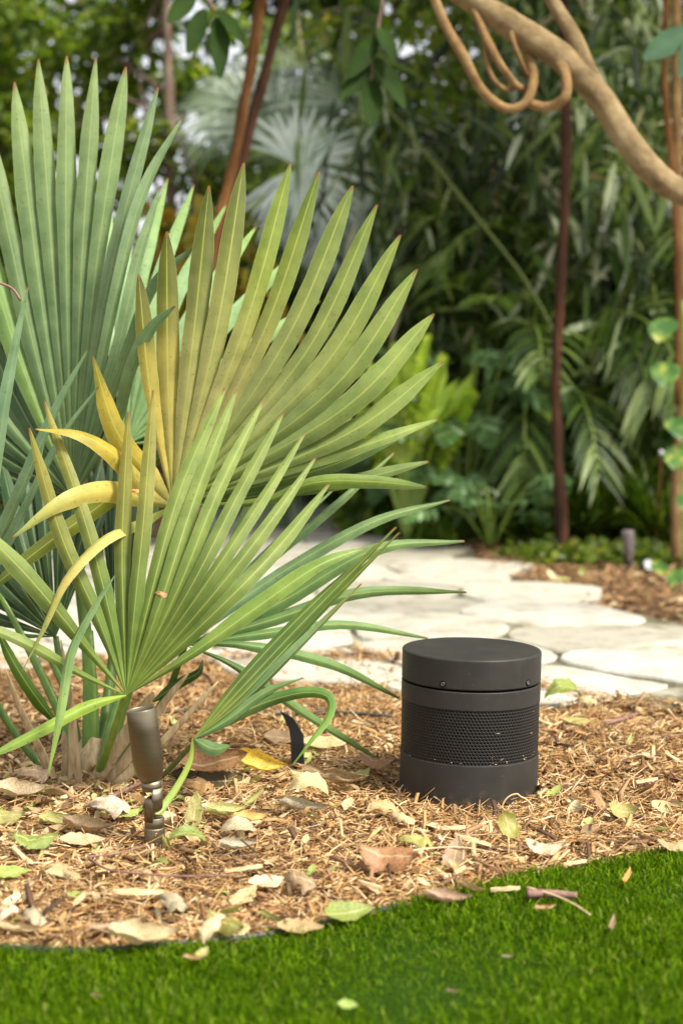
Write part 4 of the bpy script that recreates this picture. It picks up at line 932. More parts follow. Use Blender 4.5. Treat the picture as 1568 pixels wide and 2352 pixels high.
for a in [(318, 2050, 118, 26, 8, 'long pale wood chip in the mulch at lower left'), (1085, 1918+20, 100, 26, -38, 'pale splintered chip right of the large flat rust leaf'), (1040, 1905, 60, 14, 15, 'short pale splinter in front of the speaker'),
          (1055, 2010, 62, 13, 62, 'straight tan splinter below the greyish brown pointed leaf'), (560, 2000, 90, 12, 12, 'thin pale splinter left of centre'), (1160, 2052, 70, 10, 4, 'straight splinter at the turf border below the speaker'),
          (700, 1935, 58, 18, 80, 'wide frayed chip standing in the mulch centre'), (850, 2040, 60, 12, -30, 'tan splinter below the large flat rust leaf'), (1485, 1790, 60, 12, 25, 'tan splinter at the far right of the mulch'),
          (180, 2070, 60, 12, 70, 'narrow chip pointing away at lower left'), (1320, 1985, 60, 11, 20, 'orange splinter near the turf at the right')]: splinter(*a)

# ================================================================== THE GARDEN BEHIND
M_dark = island_mat('shade_foliage', [(0, (.018, .036, .004)), (.4, (.038, .078, .008)), (.75, (.07, .13, .012)), (.93, (.13, .19, .02)), (1, (.40, .46, .30))], .4, .25, spec=.3, patch=1.2)  # shade put into dark greens; palest leaves paint in glints
M_mid = island_mat('mid_foliage', [(0, (.025, .05, .005)), (.4, (.06, .12, .010)), (.75, (.11, .19, .016)), (.94, (.20, .26, .03)), (1, (.45, .52, .30))], .42, .4, spec=.35, patch=1.2)  # palest stop paints highlights onto a few leaves
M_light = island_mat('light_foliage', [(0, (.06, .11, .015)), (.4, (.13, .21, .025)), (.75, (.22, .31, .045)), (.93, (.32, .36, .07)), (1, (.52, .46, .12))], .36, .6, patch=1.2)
M_phil = island_mat('philodendron_leaf', [(0, (.06, .13, .035)), (.5, (.12, .22, .08)), (1, (.24, .36, .20))], .3, .2, patch=4)
M_char = island_mat('chartreuse_leaf', [(0, (.28, .42, .03)), (.6, (.42, .58, .05)), (1, (.52, .62, .08))], .4, .4, patch=4)
M_silv = island_mat('silver_leaf', [(0, (.46, .56, .48)), (.5, (.62, .71, .66)), (1, (.76, .83, .80))], .42, .25, (1, 1, 1), patch=3)
M_sil2 = island_mat('silver_green_leaf', [(0, (.12, .18, .10)), (.5, (.24, .32, .22)), (.8, (.40, .48, .38)), (1, (.62, .70, .62))], .4, .25, (1, 1, 1), patch=3)
M_areca = island_mat('areca_leaf', [(0, (.016, .034, .004)), (.35, (.045, .09, .010)), (.65, (.09, .15, .020)), (.85, (.17, .24, .05)), (.94, (.38, .46, .30)), (1, (.38, .30, .13))], .4, .25, patch=1.5)  # pale stop stands in for highlights on some leaflets
def barkm(name, a, b_, c_, sc_=(1, 1, .25), s=18):
    m, t, b = newmat(name); cv = coords(t, sc_); r_ = ramp(t, [(.3, a), (.52, b_), (.72, c_)]); t.links.new(noise_n(t, cv, s, 6, .62), r_.inputs[0]); t.links.new(r_.outputs[0], b.inputs['Base Color'])
    b.inputs['Roughness'].default_value = .9; b.inputs['Specular IOR Level'].default_value = .15; bump(t, b, noise_n(t, cv, s*2.2, 8, .75), .9, .012); return m
B_red = barkm('red_brown_bark', (.05, .022, .008), (.15, .066, .022), (.32, .165, .06)); B_dark = barkm('dark_bark', (.022, .011, .007), (.06, .028, .016), (.12, .055, .03))
B_limb = barkm('pale_smooth_bark', (.15, .105, .05), (.29, .21, .108), (.39, .30, .165), (1, 1, 1), 16); B_root = barkm('tan_root_bark', (.14, .08, .035), (.27, .165, .07), (.38, .26, .12), (1, 1, 1), 14)
B_grey = barkm('grey_brown_bark', (.10, .07, .055), (.20, .14, .11), (.34, .26, .2)); B_pink = barkm('pinkish_trunk', (.16, .09, .06), (.30, .19, .14), (.42, .30, .23), (1, 1, 3), 14)
M_stem = newmat('green_stem')[0]; M_stem.node_tree.nodes['Principled BSDF'].inputs['Base Color'].default_value = (.17, .25, .04, 1); M_stem.node_tree.nodes['Principled BSDF'].inputs['Roughness'].default_value = .45

def leaf_quads(P0, D, S, Lh, Wd, fold=.25, droop=.25):
    """P0 base, D direction, S side (n,3); each leaf: 6 outline verts + 2 midrib -> 4 quads"""
    Nn = np.cross(D, S); L = Lh[:, None]; w = Wd[:, None]
    g = np.array([0, 0, -1.0])
    def pt(f, s, dz): return P0 + D*L*f + S*w*s + Nn*(w*fold*abs(s)) + g*(L*droop*f*f)
    V = np.stack([pt(0, 0, 0), pt(.3, -.9, 0), pt(.35, 0, 0), pt(.3, .9, 0), pt(.68, -.75, 0), pt(.7, 0, 0), pt(.68, .75, 0), pt(1, 0, 0)], 1)
    n = len(P0); F = np.array([(0, 2, 1, 1), (0, 3, 2, 2), (1, 2, 5, 4), (2, 3, 6, 5), (4, 5, 7, 7), (5, 6, 7, 7)])
    T3 = np.array([(0, 2, 1), (0, 3, 2), (1, 2, 5), (1, 5, 4), (2, 3, 6), (2, 6, 5), (4, 5, 7), (5, 6, 7)])
    return V.reshape(-1, 3), (T3[None] + (np.arange(n)*8)[:, None, None]).reshape(-1, 3)
def unit(a): return a/np.maximum(1e-9, np.linalg.norm(a, axis=1))[:, None]
def leaf_cloud(blobs, n, L, asp=.28, up=.1, r=None, droop=.25):
    r = r or rng; wts = np.array([b[3]*b[4]*b[5] for b in blobs]); wts = wts/wts.sum(); k = r.choice(len(blobs), n, p=wts); B = np.array(blobs)[k]
    q = unit(r.normal(size=(n, 3))); rad = r.random(n)**.45; C = B[:, :3] + q*B[:, 3:6]*rad[:, None]
    D = unit(q*.7 + r.normal(size=(n, 3))*.8 + np.array([0, 0, up])); S = unit(np.cross(D, unit(r.normal(size=(n, 3)) + np.array([0, 0, 1.5]))))
    Lh = L*r.uniform(.6, 1.3, n); return leaf_quads(C, D, S, Lh, Lh*asp*r.uniform(.8, 1.2, n), droop=droop)
def broad_tree(name, label, group, trunk, blobs, n, L, mat, bark, r0, asp=.28, tn='trunk', droop=.25, seed=0):
    base = Vector(trunk[0]); o = empty(name, base, label, 'tree', group); mb = MB(); C = spline(trunk, 26); mb.tube(C, [r0*(1 - .5*i/26) for i in range(27)], 12, lump=.35)
    rr = random.Random(seed); tr = mb.build(tn, bark, o)
    mb = MB()
    for b in blobs[:14]:
        i = rr.randint(10, 25); a = C[i]; e = Vector(b[:3]); mid = a.lerp(e, .5) + Vector((rr.uniform(-.1, .1), rr.uniform(-.1, .1), rr.uniform(0, .15)))
        mb.tube(spline([a, mid, e], 10), [r0*(.38 - .028*j) for j in range(11)], 7, lump=.3)
    mb.build('branches', bark, o)
    V, F = leaf_cloud(blobs, n, L, asp, r=np.random.default_rng(seed), droop=droop); np_mesh('crown', V, F, mat, o); return o
def fan(parent, hub, n, L, a0, a1, mat, w=.02, nrm=None, name='frond', seed=0, droop=.15):
    r = random.Random(seed); V, F = [], []; H = Vector(hub); nrm = (nrm or Vector((0, -1, .2))).normalized(); ux = nrm.cross(Vector((0, 0, 1))).normalized()*-1; uy = ux.cross(nrm)*-1
    if uy.z < 0: uy = -uy
    for i in range(n):
        a = R(a0 + (a1 - a0)*(i + r.uniform(-.2, .2))/(n - 1)); d = ux*math.cos(a) + uy*math.sin(a); s = nrm.cross(d); l = L*r.uniform(.85, 1.08); b_ = len(V)
        for f, k in ((0, .12), (.35, .8), (.6, 1.0), (.85, .6), (1.0, .05)):
            p = H + d*(l*f) + nrm*(.10*l*math.sin(f*2.4)) + Vector((0, 0, -droop*l*f**2.4)) + Vector((r.uniform(-.01, .01), 0, 0))
            for q, e in ((-1, -.3), (0, 0), (1, -.3)): V.append(tuple(p + s*(w*k*q) + nrm*(w*k*e)))
        for j in range(4):
            for q in (0, 1): F.append((b_+j*3+q, b_+j*3+q+1, b_+(j+1)*3+q+1, b_+(j+1)*3+q))
    return np_mesh(name, np.array(V), np.array(F), mat, parent)
def pinnate(parent, p0, d0, L, n, ll, lw, mat, seed=0, droop=.5, name='frond', stem=M_stem, bare=.18):
    """arching feather frond; rachis and leaflets; rachis a child of the frond"""
    r = random.Random(seed); p0 = Vector(p0); d0 = Vector(d0).normalized(); C = []; p = p0.copy(); d = d0.copy(); st = L/24
    for i in range(25):
        C.append(p.copy()); p = p + d*st; d = (d + Vector((0, 0, -droop*st/L*1.4*(.3 + 1.7*i/24)))).normalized()
    V, F = [], []; side0 = d0.cross(Vector((0, 0, 1))); side0 = (side0 if side0.length > .1 else Vector((1, 0, 0))).normalized()
    rollv = r.uniform(-.9, .9)
    for i in range(n):
        f = bare + (1 - bare)*(i + .5)/n; k = f*24; a = min(int(k), 23); c = C[a].lerp(C[a+1], k - a); t = (C[a+1] - C[a]).normalized(); sd = (side0 - t*side0.dot(t)).normalized(); up = sd.cross(t)
        sd2 = sd*math.cos(rollv) + up*math.sin(rollv); up2 = sd2.cross(t)
        l = ll*(math.sin(math.pi*(.12 + .80*f))**.6)*r.uniform(.85, 1.1)
        for s in (-1, 1):
            dd = (sd2*s*.9 + t*(.55 + .5*f) + up2*.35 + Vector((r.uniform(-.1, .1), r.uniform(-.1, .1), r.uniform(-.1, .1)))).normalized(); wv = dd.cross(up2).normalized(); b_ = len(V); nn = dd.cross(wv)
            for g, kk in ((0, .35), (.3, 1), (.65, .85), (1, .05)):
                q = c + dd*(l*g) + Vector((0, 0, -.42*l*g*g))
                V += [tuple(q - wv*lw*kk), tuple(q + nn*lw*kk*.5), tuple(q + wv*lw*kk)]
            for j in range(3):
                for q in (0, 1): F.append((b_+j*3+q, b_+j*3+q+1, b_+(j+1)*3+q+1, b_+(j+1)*3+q))
    fr_ = np_mesh(name, np.array(V), np.array(F), mat, parent)
    mb = MB(); mb.tube(C, [lw*.75*(1 - .8*i/24) + .002 for i in range(25)], 6); st_ = mb.build('rachis', stem, fr_)
    return fr_

# ---- far wood closing the garden
def wall_blobs(n, u0, u1, v0, v1, Y0, Y1, r0, r1, rr):
    out = []
    for i in range(n):
        Y = rr.uniform(Y0, Y1); p = P(rr.uniform(u0, u1), rr.uniform(v0, v1), Y); q = rr.uniform(r0, r1); out.append((p.x, p.y, p.z, q, q, q*.8))
    return out
rr = random.Random(5)
bl_ = [(*P(u, v, 12.6), .30, .25, .28) for u, v in ((180, 170), (250, 250), (320, 120), (230, 60), (360, 260), (420, 60), (120, 260), (300, 330))] + wall_blobs(26, -1700, -400, -150, 1150, 10, 13, .5, .9, rr) + wall_blobs(30, 1850, 3300, -200, 1150, 9.5, 13, .5, .9, rr) + wall_blobs(60, 560, 1900, -500, 1150, 11.5, 13.5, .45, .8, rr) + wall_blobs(26, -400, 600, 380, 1180, 11.5, 13.5, .4, .7, rr) + wall_blobs(22, -500, 620, -250, 420, 12.5, 14, .20, .5, rr)
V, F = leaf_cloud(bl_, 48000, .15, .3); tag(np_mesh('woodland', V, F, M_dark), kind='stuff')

TG2 = 'broadleaf trees behind the palm'
# upper left trees with sky showing through
def tree_px(name, label, trunk_px, blob_px, n, L, mat, bark, r0, seed, **k):
    tr = [P(*q) for q in trunk_px]; tr[0].z = -.02
    bl = [(*P(u, v, Y), r/ppm(Y), r/ppm(Y), r*.75/ppm(Y)) for u, v, Y, r in blob_px]
    return broad_tree(name, label, TG2, tr, bl, n, L, mat, bark, r0, seed=seed, **k)
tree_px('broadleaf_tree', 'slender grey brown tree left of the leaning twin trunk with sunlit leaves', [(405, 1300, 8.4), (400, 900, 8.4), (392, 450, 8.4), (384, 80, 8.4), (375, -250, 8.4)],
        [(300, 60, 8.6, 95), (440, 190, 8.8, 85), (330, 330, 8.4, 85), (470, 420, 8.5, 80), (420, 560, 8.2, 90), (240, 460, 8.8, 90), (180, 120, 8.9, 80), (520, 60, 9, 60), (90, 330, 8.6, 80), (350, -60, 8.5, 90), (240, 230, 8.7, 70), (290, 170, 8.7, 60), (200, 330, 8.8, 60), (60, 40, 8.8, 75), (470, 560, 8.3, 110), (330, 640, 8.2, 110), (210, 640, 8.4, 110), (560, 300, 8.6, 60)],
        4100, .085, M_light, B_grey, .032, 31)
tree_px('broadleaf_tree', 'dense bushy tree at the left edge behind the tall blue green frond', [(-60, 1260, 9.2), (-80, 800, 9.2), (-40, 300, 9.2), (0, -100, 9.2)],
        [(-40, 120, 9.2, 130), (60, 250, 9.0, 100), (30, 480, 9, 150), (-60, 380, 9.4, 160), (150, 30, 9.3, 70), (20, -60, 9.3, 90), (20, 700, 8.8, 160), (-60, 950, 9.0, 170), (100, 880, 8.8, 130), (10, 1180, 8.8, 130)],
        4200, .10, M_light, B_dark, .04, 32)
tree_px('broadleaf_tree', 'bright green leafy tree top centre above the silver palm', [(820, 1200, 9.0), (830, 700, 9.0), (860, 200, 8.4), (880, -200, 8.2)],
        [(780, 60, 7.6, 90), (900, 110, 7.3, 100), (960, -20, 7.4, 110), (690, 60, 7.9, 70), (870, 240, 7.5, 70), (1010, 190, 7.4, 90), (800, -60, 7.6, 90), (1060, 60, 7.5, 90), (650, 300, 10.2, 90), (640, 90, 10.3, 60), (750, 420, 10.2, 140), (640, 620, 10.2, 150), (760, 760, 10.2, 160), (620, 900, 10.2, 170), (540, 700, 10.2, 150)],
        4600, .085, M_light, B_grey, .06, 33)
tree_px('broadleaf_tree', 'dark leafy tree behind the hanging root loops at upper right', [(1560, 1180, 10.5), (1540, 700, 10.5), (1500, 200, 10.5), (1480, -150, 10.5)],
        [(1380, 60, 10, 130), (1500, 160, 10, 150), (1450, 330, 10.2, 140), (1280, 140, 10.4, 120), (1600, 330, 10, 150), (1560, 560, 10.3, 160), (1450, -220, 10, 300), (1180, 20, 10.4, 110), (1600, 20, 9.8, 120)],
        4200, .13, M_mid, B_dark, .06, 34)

# ---- leaning twin trunk, dark pole trunk, right edge trunks
def trunk_obj(name, label, px, radpx, bark, cat='tree', group=None, extra=None, lump=.3, n=14, root=True):
    pts = [P(*q) for q in px]
    if root: pts[0].z = -.03
    o = empty(name, pts[0], label, cat, group); mb = MB(); C = spline(pts, 30); k = ppm(px[0][2])
    mb.tube(C, [radpx/k*(1.25 - .35*min(1, i/10)) if root else radpx/k*(1 - .15*i/30) for i in range(31)], n, lump=lump); mb.build('trunk', bark, o)
    return o
tw = trunk_obj('leaning_tree', 'leaning reddish brown twin trunk rising behind the fan palm', [(430, 1370, 5.6), (455, 1000, 5.6), (490, 590, 5.6), (538, 360, 5.6), (566, 200, 5.6), (598, 0, 5.6), (640, -300, 5.6)], 13, B_red, lump=.5)
mb = MB(); mb.tube(spline([P(478, 690, 5.62), P(515, 520, 5.65), P(562, 340, 5.66), P(612, 150, 5.66), P(655, -10, 5.66), P(720, -250, 5.66)], 24), [12/ppm(5.6)]*25, 12, lump=.5); mb.build('second_trunk', B_dark, tw)
rr = random.Random(8); bl_ = [(*P(rr.uniform(450, 1000), rr.uniform(-700, -260), 5.6 + rr.uniform(-.6, .8)), .28, .28, .2) for _ in range(12)]; V, F = leaf_cloud(bl_, 500, .13, .3); np_mesh('crown', V, F, M_mid, tw)
dk = trunk_obj('slim_tree', 'straight dark reddish trunk standing below the curved limb', [(1290, 1290, 6.5), (1284, 1090, 6.5), (1276, 900, 6.5), (1290, 600, 6.5), (1300, 300, 6.5), (1292, 0, 6.5), (1290, -300, 6.5)], 13, B_dark, lump=.5)
rr = random.Random(9); bl_ = [(*P(rr.uniform(1000, 1700), rr.uniform(-900, -300), 6.5 + rr.uniform(-.8, 1.2)), .4, .4, .3) for _ in range(12)]; V, F = leaf_cloud(bl_, 2600, .15, .3); np_mesh('crown', V, F, M_mid, dk)
# big ficus: limb, aerial root loops and added canopy above the bed
fx = trunk_obj('ficus_tree', 'big pale curved limb sweeping down to the right with looping aerial roots', [(2150, 1500, 4.7), (2050, 1000, 4.7), (1900, 640, 4.65), (1720, 495, 4.6), (1568, 440, 4.55), (1500, 395, 4.5), (1437, 320, 4.5), (1370, 215, 4.5), (1290, 130, 4.5), (1180, 62, 4.5), (1050, -25, 4.5), (850, -150, 4.5), (600, -330, 4.5)], 33, B_limb, lump=.22, n=20)
mb = MB(); mb.tube(spline([P(1385, 235, 4.52), P(1345, 150, 4.5), P(1310, 70, 4.5), P(1262, -10, 4.5), P(1200, -160, 4.5)], 14), [22/ppm(4.5)*(1 - .03*i) for i in range(15)], 14, lump=.15); mb.build('side_limb', B_limb, fx)
for pts, w in [([(985, -40), (1025, 60), (1062, 125), (1105, 205), (1160, 248), (1205, 236), (1224, 185), (1212, 120), (1190, 70)], 11), ([(1200, 232), (1255, 246), (1296, 222), (1296, 165), (1270, 130), (1250, 105)], 12),
               ([(1085, 20), (1120, 95), (1150, 150), (1185, 195), (1210, 205)], 9), ([(1110, 60), (1118, 140), (1135, 185), (1165, 205), (1190, 195)], 6), ([(1170, 60), (1180, 100), (1200, 150), (1215, 180)], 6)]:
    mb = MB(); mb.tube(spline([P(u, v, 4.505 - .06*math.sin(math.pi*min(1, .12 + i/(len(pts)-1))) + .012*math.sin(i*2)) for i, (u, v) in enumerate(pts)], 40), [w/ppm(4.45)*1.0]*41, 12, lump=.25); mb.build('aerial_root', B_root, fx)
# ficus canopy, added mostly above the picture to shade the garden behind
rr = random.Random(4); bl_ = []
for _ in range(60):
    bl_.append((rr.uniform(.9, 4.6), rr.uniform(5.2, 10.5), rr.uniform(3.1, 4.6), rr.uniform(.4, .8), rr.uniform(.4, .8), rr.uniform(.2, .4)))
V, F = leaf_cloud(bl_, 1700, .17, .32); np_mesh('crown', V, F, M_mid, fx)

rt = trunk_obj('edge_tree', 'pair of thin tan trunks at the right edge wrapped by a leafy vine', [(1556, 1290, 6.3), (1552, 1140, 6.3), (1566, 960, 6.3), (1572, 700, 6.3), (1556, 380, 6.3), (1552, 0, 6.3), (1550, -260, 6.3)], 12, B_root, lump=.3)
mb = MB(); mb.tube(spline([P(1556, 930, 6.2), P(1556, 640, 6.2), P(1545, 400, 6.2), P(1526, 200, 6.2), P(1530, -60, 6.2)], 24), [8/ppm(6.2)]*25, 10, lump=.3); mb.build('second_trunk', B_red, rt)
rr = random.Random(10); bl_ = [(*P(rr.uniform(1350, 1900), rr.uniform(-900, -320), 6.3 + rr.uniform(-.4, 1.2)), .35, .35, .25) for _ in range(8)]; V, F = leaf_cloud(bl_, 1500, .15, .3); np_mesh('crown', V, F, M_mid, rt)

# ---- silver fan palm
sp0 = P(930, 1240, 8.0); sp0.z = 0
sv = empty('silver_palm', sp0, 'silvery blue fan palm with pale starburst fronds behind the leaning trunk', 'palm')
mb = MB(); C = spline([P(945, 1240, 8.0), P(935, 900, 8.0), P(925, 640, 8.0), P(905, 440, 8.0)], 20); C[0].z = -.02; mb.tube(C, [36/ppm(8)*(1 + .08*math.sin(i*3)) for i in range(21)], 14, lump=.35); mb.build('trunk', B_pink, sv)
for i, (u, v, L, a0, a1, Y, dr) in enumerate([(690, 385, .36, -150, 150, 7.4, .15), (640, 300, .40, -10, 200, 7.7, .1), (820, 250, .46, -30, 190, 7.6, .2), (955, 330, .42, -70, 170, 7.7, .3), (800, 480, .32, -150, 60, 7.8, .3), (560, 250, .36, 0, 230, 8.2, .3), (1050, 220, .42, -40, 180, 8.1, .3), (690, 150, .38, 0, 200, 8.3, .2)]):
    f_ = fan(sv, P(u, v, Y), 40, L, a0, a1, M_silv if i in (0, 4) else M_sil2 if i in (1, 2, 5) else M_areca, .0095 if i else .011, Vector((.1*(i % 3 - 1), -1, .35)), seed=40 + i, droop=dr)
    mb = MB(); H = P(u, v, Y); q = P(905, 450, 8.0); mb.tube(spline([q, q.lerp(H, .5) + Vector((0, 0, .10)), H], 12), .010, 7); mb.build('petiole', M_stem, f_)
# cut leaf bases on the trunk
for u, v in ((880, 452), (930, 470), (905, 500), (950, 520), (885, 540)):
    mb = MB(); a = P(u, v, 7.93); mb.tube([P(915, v + 35, 7.96), a.lerp(P(915, v + 35, 7.96), .4), a], [.03, .024, .012], 8, flat=.5, lump=.3); mb.build('leaf_base', M_dry, sv)

# ---- feather palms filling the right
AG = 'feather palm clumps behind the mulch bed'
ar_spots = [(.45, 8.4, 'feather palm clump just right of the silver palm trunk'), (1.05, 7.9, 'feather palm clump behind the dark reddish trunk'), (1.7, 8.2, 'feather palm clump filling the right edge behind the thin tan trunks'),
            (.85, 9.6, 'tall shaded feather palm seen between the silver palm and dark trunk'), (1.5, 9.8, 'tall shaded feather palm furthest back under the curved limb'), (.1, 9.3, 'feather palm clump behind the silver palm trunk')]
M_bam = island_mat('bamboo_leaf', [(0, (.012, .028, .004)), (.4, (.04, .085, .010)), (.65, (.10, .165, .022)), (.82, (.22, .29, .07)), (.91, (.55, .62, .48)), (1, (.42, .34, .16))], .36, .3, spec=.45, patch=1.5)  # share of pale leaves painted in as bright highlights
for ci, (x, y, lb, z0, z1) in enumerate([(.55, 7.6, 'bamboo like clump with narrow drooping leaves between silver palm and dark trunk', .9, 2.3), (1.25, 7.5, 'bamboo like clump with narrow drooping leaves right of the dark trunk', .5, 2.3), (.95, 8.9, 'tall bamboo like clump under the looping roots of the big limb', 1.2, 3.0), (1.75, 8.6, 'bamboo like clump behind the low end of the big limb', .9, 3.0), (.2, 8.8, 'bamboo like clump above the chartreuse fronds', 1.0, 1.9)]):
    rr = random.Random(500 + ci); o = empty('bamboo', (x, y, 0), lb, 'bamboo', 'narrow leaved clumps behind the mulch bed'); tips = []
    for s in range(9):
        a = rr.uniform(0, 6.28); q = Vector((x + .10*math.cos(a), y + .10*math.sin(a), -.02)); h = rr.uniform(.7, 1.05)*z1; e = Vector((x + rr.uniform(-.5, .5), y + rr.uniform(-.45, .35), h)); m_ = Vector((q.x*.7 + e.x*.3, q.y*.7 + e.y*.3, h*.6))
        C = spline([q, m_, e], 14); mb = MB(); mb.tube(C, [.009 - .0004*j for j in range(15)], 6); mb.build('cane', M_stem, o)
        tips += [c_ for c_ in C if c_.z > z0]
    r = np.random.default_rng(600 + ci); T_ = np.array([tuple(c_) for c_ in tips]); n = 950; Cc_ = T_[r.integers(0, len(T_), n)] + r.normal(0, .13, (n, 3)); D_ = unit(r.normal(0, .8, (n, 3)) + np.array([0, -.2, -.55])); S_ = unit(np.cross(D_, unit(r.normal(0, .6, (n, 3)) + np.array([0, -1.0, .8]))))
    Lh = r.uniform(.12, .30, n); V, F = leaf_quads(Cc_, D_, S_, Lh, Lh*r.uniform(.045, .085, n), droop=.35); np_mesh('foliage', V, F, M_bam, o)
k = 0
for ci, (x, y, lb) in enumerate(ar_spots):
    o = empty('feather_palm', (x, y, 0), lb, 'palm', AG); rr = random.Random(60 + ci)
    for s in range(5):
        a = rr.uniform(0, 6.28); q = Vector((x + .12*math.cos(a), y + .12*math.sin(a), -.02)); e = q + Vector((rr.uniform(-.12, .12), rr.uniform(-.1, .1), rr.uniform(.5, 1.2)))
        mb = MB(); mb.tube(spline([q, q.lerp(e, .5), e], 10), [.020 - .001*i for i in range(11)], 8); mb.build('cane', M_stem, o)
        for j in range(5):
            a = rr.uniform(0, 6.28); d = Vector((math.cos(a)*rr.uniform(.3, .8), math.sin(a)*.6 - .15, rr.uniform(.5, 1.3)))
            pinnate(o, e - Vector((0, 0, rr.uniform(0, .3))), d, rr.uniform(1.1, 1.7), 26, rr.uniform(.26, .36), rr.uniform(.010, .015), M_areca, seed=k, droop=rr.uniform(.8, 2.2)); k += 1
mb = MB(); mb.tube(spline([P(860, 215, 6.7), P(960, 330, 6.7), P(1080, 480, 6.7), P(1210, 650, 6.7), P(1290, 800, 6.7)], 20), [4/ppm(6.7)]*21, 8)
M_stem2 = newmat('dim_stem')[0]; M_stem2.node_tree.nodes['Principled BSDF'].inputs['Base Color'].default_value = (.075, .105, .012, 1); M_stem2.node_tree.nodes['Principled BSDF'].inputs['Roughness'].default_value = .7
tag(mb.build('palm_stem', M_stem2), 'long yellow green stem slanting down across the dark foliage', 'stem')
M_crot = island_mat('autumn_leaf', [(0, (.12, .16, .02)), (.4, (.30, .26, .03)), (.7, (.45, .26, .04)), (1, (.30, .36, .05))], .4, .5, patch=3)
c0 = P(450, 1300, 6.9); o = empty('shrub', (c0.x, 6.9, 0), 'yellowish and orange leaved shrub glimpsed between the palm fronds', 'shrub'); mb = MB()
bl_ = [(*P(u, v, 6.9), r/ppm(6.9), .15, r*.8/ppm(6.9)) for u, v, r in ((430, 560, 80), (520, 520, 70), (360, 640, 70), (470, 680, 90), (560, 640, 60), (430, 820, 90), (600, 760, 60), (330, 520, 50))]
for b_ in bl_: mb.tube(spline([Vector((c0.x, 6.9, -.02)), Vector((c0.x, 6.9, 0)).lerp(Vector(b_[:3]), .5) + Vector((.02, 0, .05)), Vector(b_[:3])], 8), [.012 - .001*j for j in range(9)], 6)
mb.build('stems', B_grey, o); V, F = leaf_cloud(bl_, 700, .11, .26, r=np.random.default_rng(77)); np_mesh('foliage', V, F, M_crot, o)
# ---- overhanging broad leaves, top
def ovate(mb_, p, d, s, L, wd):
    d = d.normalized(); s = (s - d*s.dot(d)).normalized(); nn = d.cross(s); rows = []
    for i in range(9):
        f = i/8; w = wd*(math.sin(math.pi*(f*.95 + .025))**.75)*(1 - .2*f); c = p + d*(L*f) + Vector((0, 0, -.10*L*f*f)); rows.append([c - s*w + nn*w*.25, c - s*w*.5 + nn*w*.08, c, c + s*w*.5 + nn*w*.08, c + s*w + nn*w*.25])
    mb_.grid(rows)
M_fic = island_mat('overhang_leaf', [(0, (.014, .034, .005)), (.5, (.022, .05, .008)), (1, (.035, .075, .012))], .7, .3, spec=.12, patch=9)
M_fic2 = island_mat('overhang_leaf_bluish', [(0, (.04, .095, .05)), (1, (.06, .13, .07))], .65, .25, spec=.2, patch=9)
for name, lb, tw_, lv, mt in [('hanging_branch', 'twig of dark ovate leaves hanging at the top left of the leaning trunk', [(430, -80), (470, -10), (500, 30)], [(500, 40, 505, 165, 26), (470, 20, 430, 110, 24), (500, 20, 560, 90, 20), (450, -20, 385, 40, 24)], M_fic),
      ('hanging_branch', 'twig of dark leaves hanging at top centre right of the leaning trunk', [(900, -120), (880, -20), (860, 120), (850, 190)], [(855, 180, 850, 280, 30), (860, 130, 930, 235, 26), (868, 80, 800, 165, 26), (875, 30, 830, -50, 26), (870, 60, 905, 130, 22), (852, 150, 780, 215, 22)], M_fic),
      ('hanging_branch', 'bluish green leaves reaching in at the top right edge', [(1700, 40), (1620, 60), (1575, 62)], [(1590, 60, 1478, 120, 34), (1600, 80, 1560, 165, 30)], M_fic2)]:
    Yh = 4.9; a = P(*tw_[0], Yh); o = empty(name, a, lb, 'branch', 'leafy twigs hanging in from above'); mb = MB(); mb.tube(spline([P(u, v, Yh) for u, v in tw_], 12), .006, 7); mb.build('twig', B_grey, o)
    for (u, v, u2, v2, w) in lv:
        mb = MB(); p, q = P(u, v, Yh), P(u2, v2, Yh - .06); ovate(mb, p, q - p, Vector((1, .5, .3)) if abs(u2-u) < abs(v2-v) else Vector((.1, .5, 1)), (q - p).length, w/ppm(Yh)); mb.build('leaf', mt, o)

# ---- split leaf philodendrons, chartreuse fern, low plants along the far bed
def lobed(mb_, p, d, nrm, L):
    d = d.normalized(); s = nrm.cross(d).normalized(); b0 = len(mb_.v)
    spine = [p + d*(L*f) + Vector((0, 0, -.25*L*f*f)) for f in (0, .2, .4, .6, .8, 1)]
    mb_.grid([[c - s*L*.05, c + nrm*.002, c + s*L*.05] for c in spine])
    for i, f in enumerate((.02, .16, .32, .48, .64, .8)):
        for sg in (-1, 1):
            a = (1.15 - f*.9); ld = (s*sg*math.sin(a) + d*math.cos(a)).normalized() if f > .1 else (s*sg*.8 - d*.55).normalized(); ll = L*(.50 - .30*f) if f > .1 else L*.34
            c = p + d*(L*f) + Vector((0, 0, -.25*L*f*f)); wv = ld.cross(nrm).normalized(); rows = []
            for g, k in ((0, .55), (.4, .9), (.75, .7), (1, .15)): q = c + ld*(ll*g) + Vector((0, 0, -.22*ll*g*g)); rows.append([q - wv*L*.075*k, q + nrm*.003, q + wv*L*.075*k])
            mb_.grid(rows)
